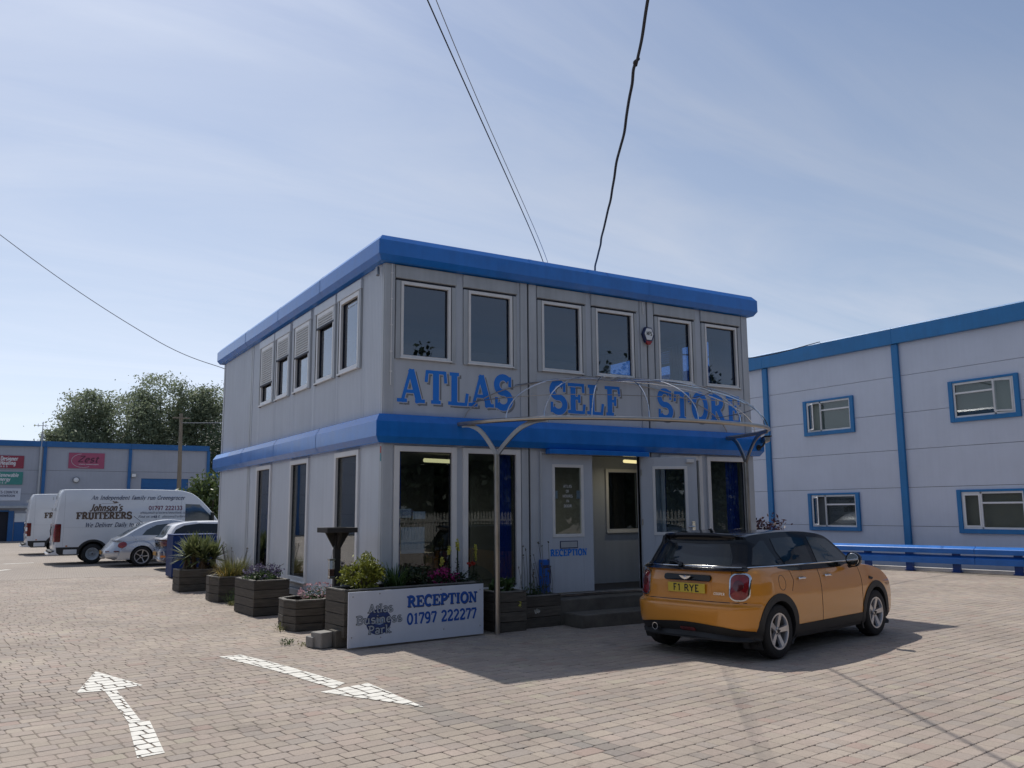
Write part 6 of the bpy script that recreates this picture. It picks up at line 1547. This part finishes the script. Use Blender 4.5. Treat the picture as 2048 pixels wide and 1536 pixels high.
# ------------------------------------------------------------------ reception sign, blocks, bird table
t = thing('reception_sign', 'white board lettered Atlas Business Park, Reception and a phone number', 'sign', (-.795, -.87, .02), R(5.9))
SWD, SH_ = 2.12, .70
mb = MB(); mb.box(0, SWD, -.012, .012, 0, SH_); mb.build('board', sign_white, t, bevel=.003)
X_, Z_, N_ = (1, 0, 0), (0, 0, 1), (0, -1, 0)
def stext(s, x, z, h, w, layers, **kw):
    for dx_, dz_, mt, lf_, gr in layers:
        mb = MB(); text(mb, s, (x + dx_, -.0125 - lf_, z + dz_), X_, Z_, N_, h, width=w, grow=gr, **kw); mb.build('lettering', mt, t, fixn=False)
stext('RECEPTION', .86, .455, .145, 1.14, [(.010, -.010, ink_slate, .0010, 0), (0, 0, sign_blue, .0035, 0)], bold=.235, thin=.12, slab=.12)
stext('01797 222277', .86, .225, .145, 1.14, [(0, 0, sign_blue, .0012, 0)], bold=.20, thin=.10, slab=.10)
mb = MB(); mb.prism([(.44 + .185 * cos(a), .30 + .165 * sin(a)) for a in np.linspace(0, 2 * pi, 36, endpoint=False)], lambda a, b, d: (a, -.0125 - d, b), 0, .0008); mb.build('globe_print', M('print_navy2', (.025, .05, .17), .5, var=.3, scale=9), t)
mb = MB(); mb.prism([(.40, .345), (.50, .345), (.52, .28), (.45, .26), (.38, .28)], lambda a, b, d: (a, -.0135 - d, b), 0, .0004); mb.build('globe_print', M('print_pale', (.30, .42, .58), .5), t)
for s_, x, z, w in (('Atlas', .28, .42, .37), ('Business', .11, .285, .68), ('Park', .28, .15, .34)):
    stext(s_, x, z, .105, w, [(0, 0, ink, .0022, .055), (0, 0, M('print_grey', (.36, .41, .48), .5), .0045, 0)], bold=.17, thin=.12, slab=.08)
mb = MB()
for x, z in ((.06, .64), (.45, .66), (.05, .13), (.47, .10), (1.45, .12), (2.06, .12), (2.06, .62), (1.4, .66)): mb.lathe([(.009, 0), (.007, .004), (0, .005)], (x, -.012, z), (0, -1, 0), 8)
o = mb.build('screw', steel_dark, t); o['kind'] = 'stuff'
for lb_, x, y, sx, sy, sz, a in (('pale concrete block lying flat beside the sign planter', -.93, -.33, .21, .10, .07, 8), ('dark concrete block tucked under the sign planter end', -.66, -.50, .22, .11, .11, 5), ('square concrete block in front of the planter end', -.98, -.44, .11, .11, .10, 20)):
    mb = MB(); mb.obox((0, 0, sz), (sx * cos(R(a)), sx * sin(R(a)), 0), (-sy * sin(R(a)), sy * cos(R(a)), 0), (0, 0, sz)); o = mb.build('concrete_block', concrete if 'pale' in lb_ or 'square' in lb_ else concrete_dk, None, bevel=.012); o.location = (x, y, -.003)
    if 'flat' in lb_: o.location.z = .12 if False else -.003
    tag(o, lb_, 'block', 'loose concrete blocks by the sign')
t = thing('bird_table', 'dark wooden bird table with a shallow tray and a hanging feeder', 'bird table', (-.555, .28, 0))
mb = MB(); mb.box(-.045, .045, -.045, .045, 0, 1.42); mb.build('post', dark_wood, t, bevel=.006)
mb = MB(); mb.box(-.20, .20, -.20, .20, 1.47, 1.492); mb.build('tray', dark_wood, t)
mb = MB(); mb.box(-.225, .225, -.225, -.201, 1.46, 1.53); mb.box(-.225, .225, .201, .225, 1.46, 1.53); mb.build('tray_edge', dark_wood, t, bevel=.004)
mb = MB(); mb.box(-.225, -.201, -.2, .2, 1.46, 1.53); mb.box(.201, .225, -.2, .2, 1.46, 1.53); mb.build('tray_edge', dark_wood, t, bevel=.004)
for a in range(4):
    mb = MB(); c_, s_ = cos(a * pi / 2), sin(a * pi / 2)
    mb.prism([(.04, 1.22), (.18, 1.465), (.04, 1.465)], lambda p, q, d: (p * c_ - d * s_, p * s_ + d * c_, q), -.018, .018); mb.build('brace', dark_wood, t)
mb = MB(); mb.box(-.08, .16, -.12, .08, 1.4925, 1.512); mb.build('dish', M('dish_teal', (.10, .16, .16), .2, coat=1.0), t, bevel=.006)
t = thing('bird_feeder', 'small hanging bird feeder half filled with seed on the bird table post', 'feeder', (-.645, .24, .82))
mb = MB(); mb.box(-.04, .04, -.04, .04, 0, .03); mb.box(-.045, .045, -.045, .045, .25, .275); mb.build('case', steel_dark, t, bevel=.004)
mb = MB(); mb.box(-.033, .033, -.033, .033, .03, .13); mb.build('seed', M('seed', (.14, .06, .045), .8, var=.4, scale=40), t)
mb = MB(); mb.box(-.036, .036, -.036, .036, .031, .249); mb.build('clear_wall', pane_lo, t)
mb = MB(); mb.tube([(0, 0, .275), (.02, .01, .40), (.05, .02, .46)], .004, 5); mb.build('hook', steel_dark, t)

# ------------------------------------------------------------------ trees
def tree(label, x, y, h, w, seed, mat, n=3400, size=.42, lumps=90, trunk_h=.28, group='trees behind the warehouse', z0=-.02, lean=0):
    random.seed(seed); global RNG; RNG = np.random.default_rng(seed)
    t = thing('tree', label, 'tree', (x, y, z0), 0, group)
    tr = MB(); cr = MB()
    top = np.array((lean, 0, h * .9)); tr.tube([(0, 0, 0), (lean * .2, .1, h * .3), (lean * .6, -.1, h * .6), top], [w * .055, w * .042, w * .025, .03], 8)
    cents = []
    for k in range(16):
        z = h * random.uniform(trunk_h, .88); f_ = (z / h - trunk_h) / (1 - trunk_h)
        prof = (sin(pi * min(1, .18 + .82 * (1 - f_) ** .8)) ** .7)
        a = random.uniform(0, 2 * pi); L_ = w * .5 * max(.25, prof) * random.uniform(.65, 1.05)
        p = np.array((lean * z / h, 0, z * .86)); q = p + np.array((L_ * cos(a), L_ * sin(a) * .8, h * .10 + L_ * .35)); mid = (p + q) / 2 + np.array((0, 0, -L_ * .05))
        tr.tube([p, mid, q], [w * .018, w * .012, .02], 5)
        for s in np.linspace(.35, 1.05, 5): cents.append((p + (q - p) * s + RNG.normal(size=3) * w * .05, w * .10 * random.uniform(.7, 1.3)))
    for k in range(lumps - len(cents)):
        z = random.random(); prof = max(.15, sin(pi * (.12 + .83 * (1 - z))) ** .65)
        a = random.uniform(0, 2 * pi); r_ = w * .5 * prof * sqrt(random.uniform(.15, 1)); cents.append((np.array((lean * z + r_ * cos(a), r_ * sin(a) * .8, h * (trunk_h * .8 + (1 - trunk_h * .8) * z))), w * .085 * random.uniform(.6, 1.3)))
    cc_ = np.array([c for c, _ in cents]); cr_ = np.array([r_ for _, r_ in cents]); ii = RNG.integers(0, len(cents), n)
    p = cc_[ii] + RNG.normal(size=(n, 3)) * cr_[ii][:, None] * np.array((1, 1, .8)); p = p[p[:, 2] < h * 1.03]; k = len(p)
    a = unit(RNG.normal(size=(k, 3)) + np.array((.5, 0, .3))); b = unit(np.cross(a, RNG.normal(size=(k, 3)))); sz = size * RNG.uniform(.5, 1.3, (k, 1))
    add_quads(cr, p, a * sz * .5, b * sz * .25)
    tr.build('trunk', bark, t, smooth=True); o = cr.build('crown', mat, t, fixn=False); o['kind'] = 'stuff'
    return t
for i, (lb_, x, y, h, w, mt) in enumerate((
    ('small pale willow tree at the left end of the row behind the warehouse', 1.0, 84, 9.8, 5.6, lf_tree),
    ('silvery willow tree left of centre, with a pointed top above the pink sign', 3.2, 86, 13.9, 6.5, lf_tree),
    ('broad silvery willow tree in the middle of the row behind the warehouse', 6.6, 85, 13.9, 7.5, lf_tree),
    ('tallest willow tree of the row behind the warehouse', 9.9, 86, 16.1, 7.2, lf_tree),
    ('willow tree directly behind the top of the utility pole', 13.0, 85, 15.2, 5.5, lf_tree),
    ('dense darker willow tree against the office corner', 17.0, 84, 15.4, 8.0, lf_tree),
    ('dark low tree behind the end of the warehouse', 13.6, 68, 10.0, 6.5, lf_dark))):
    tree(lb_, x, y, h, w, 11 + i, mt, n=22000 if mt is lf_tree else 9000, size=.30, lumps=170)

# ------------------------------------------------------------------ behind the viewpoint: mirrored in the front windows
random.seed(5); RNG = np.random.default_rng(5)
f = MB()
for k in range(42):
    x = -46 + k * 2.35 + random.uniform(-.6, .6); h = random.uniform(8.0, 11.5); leaf_cloud(f, 260, (x, -32.5, h * .46), (2.2, .6, h * .44), 1.7, shell=.0, asp=.9); leaf_cloud(f, 3000, (x, -31 + random.uniform(-1.5, 1.5), h * .52), (2.1, 1.6, h * .5), .42, shell=.2, asp=.55, lump=22, lump_r=.38)
tag(f.build('treeline', lf_dark, None, fixn=False), 'dark line of trees mirrored in the office windows', 'trees', kind='stuff')
t = thing('picket_fence', 'grey wooden picket fence mirrored in the lower front windows', 'fence', (0, -25, -.02))
pm = MB(); pm.prism([(-.05, 0), (.05, 0), (.05, 1.62), (0, 1.74), (-.05, 1.62)], lambda a, b, d: (a, d, b), -.012, .012); p0 = pm.build('picket', picket_mat, t); p0.location = (-18, 0, 0)
for i in range(1, 220):
    c = p0.copy(); C.objects.link(c); c.parent = t; c.location = (-18 + i * .165, random.uniform(-.006, .006), random.uniform(-.03, .02))
mb = MB(); mb.box(-18.2, 18.4, .013, .06, .35, .45); mb.build('fence_rail', picket_mat, t); mb = MB(); mb.box(-18.2, 18.4, .013, .06, 1.25, 1.35); mb.build('fence_rail', picket_mat, t)

# fallen leaves and grit on the paving by the planters
f = MB(); n = 420; p = np.c_[RNG.normal(-1.15, .35, n), RNG.uniform(-.6, 9.5, n), np.full(n, .006)]
add_quads(f, p, unit(RNG.normal(size=(n, 3)) * (1, 1, .1)) * RNG.uniform(.006, .02, (n, 1)), unit(RNG.normal(size=(n, 3)) * (1, 1, .1)) * .008)
tag(f.build('fallen_leaves', lf_dead, None, fixn=False), 'scattered dry leaf bits on the paving along the planters', 'leaves', kind='stuff')

# pale unit to the left of the viewpoint, mirrored in the left-hand side windows
t = thing('storage_unit', 'pale unit with a blue fascia mirrored in the left side windows', 'building', (-24, 8, 0))
mb = MB()
for k in range(6): mb.box(-.2, 0, -22 + 8.4 * k, -22 + 8.4 * k + 8.34, -.02, 5.6)
mb.build('wall', unit_wall, t); mb = MB(); mb.box(-.25, .12, -22, 28.2, 5.6, 6.2); mb.build('fascia', unit_blue, t); mb = MB(); mb.box(-14, -.26, -22, 28.2, -.02, 6.0); mb.build('roof_block', unit_wall2, t)
for k in range(5):
    mb = MB(); mb.box(.002, .05, -18 + 8.4 * k, -14.5 + 8.4 * k, -.02, 3.6); mb.build('roller_door', unit_blue, t)
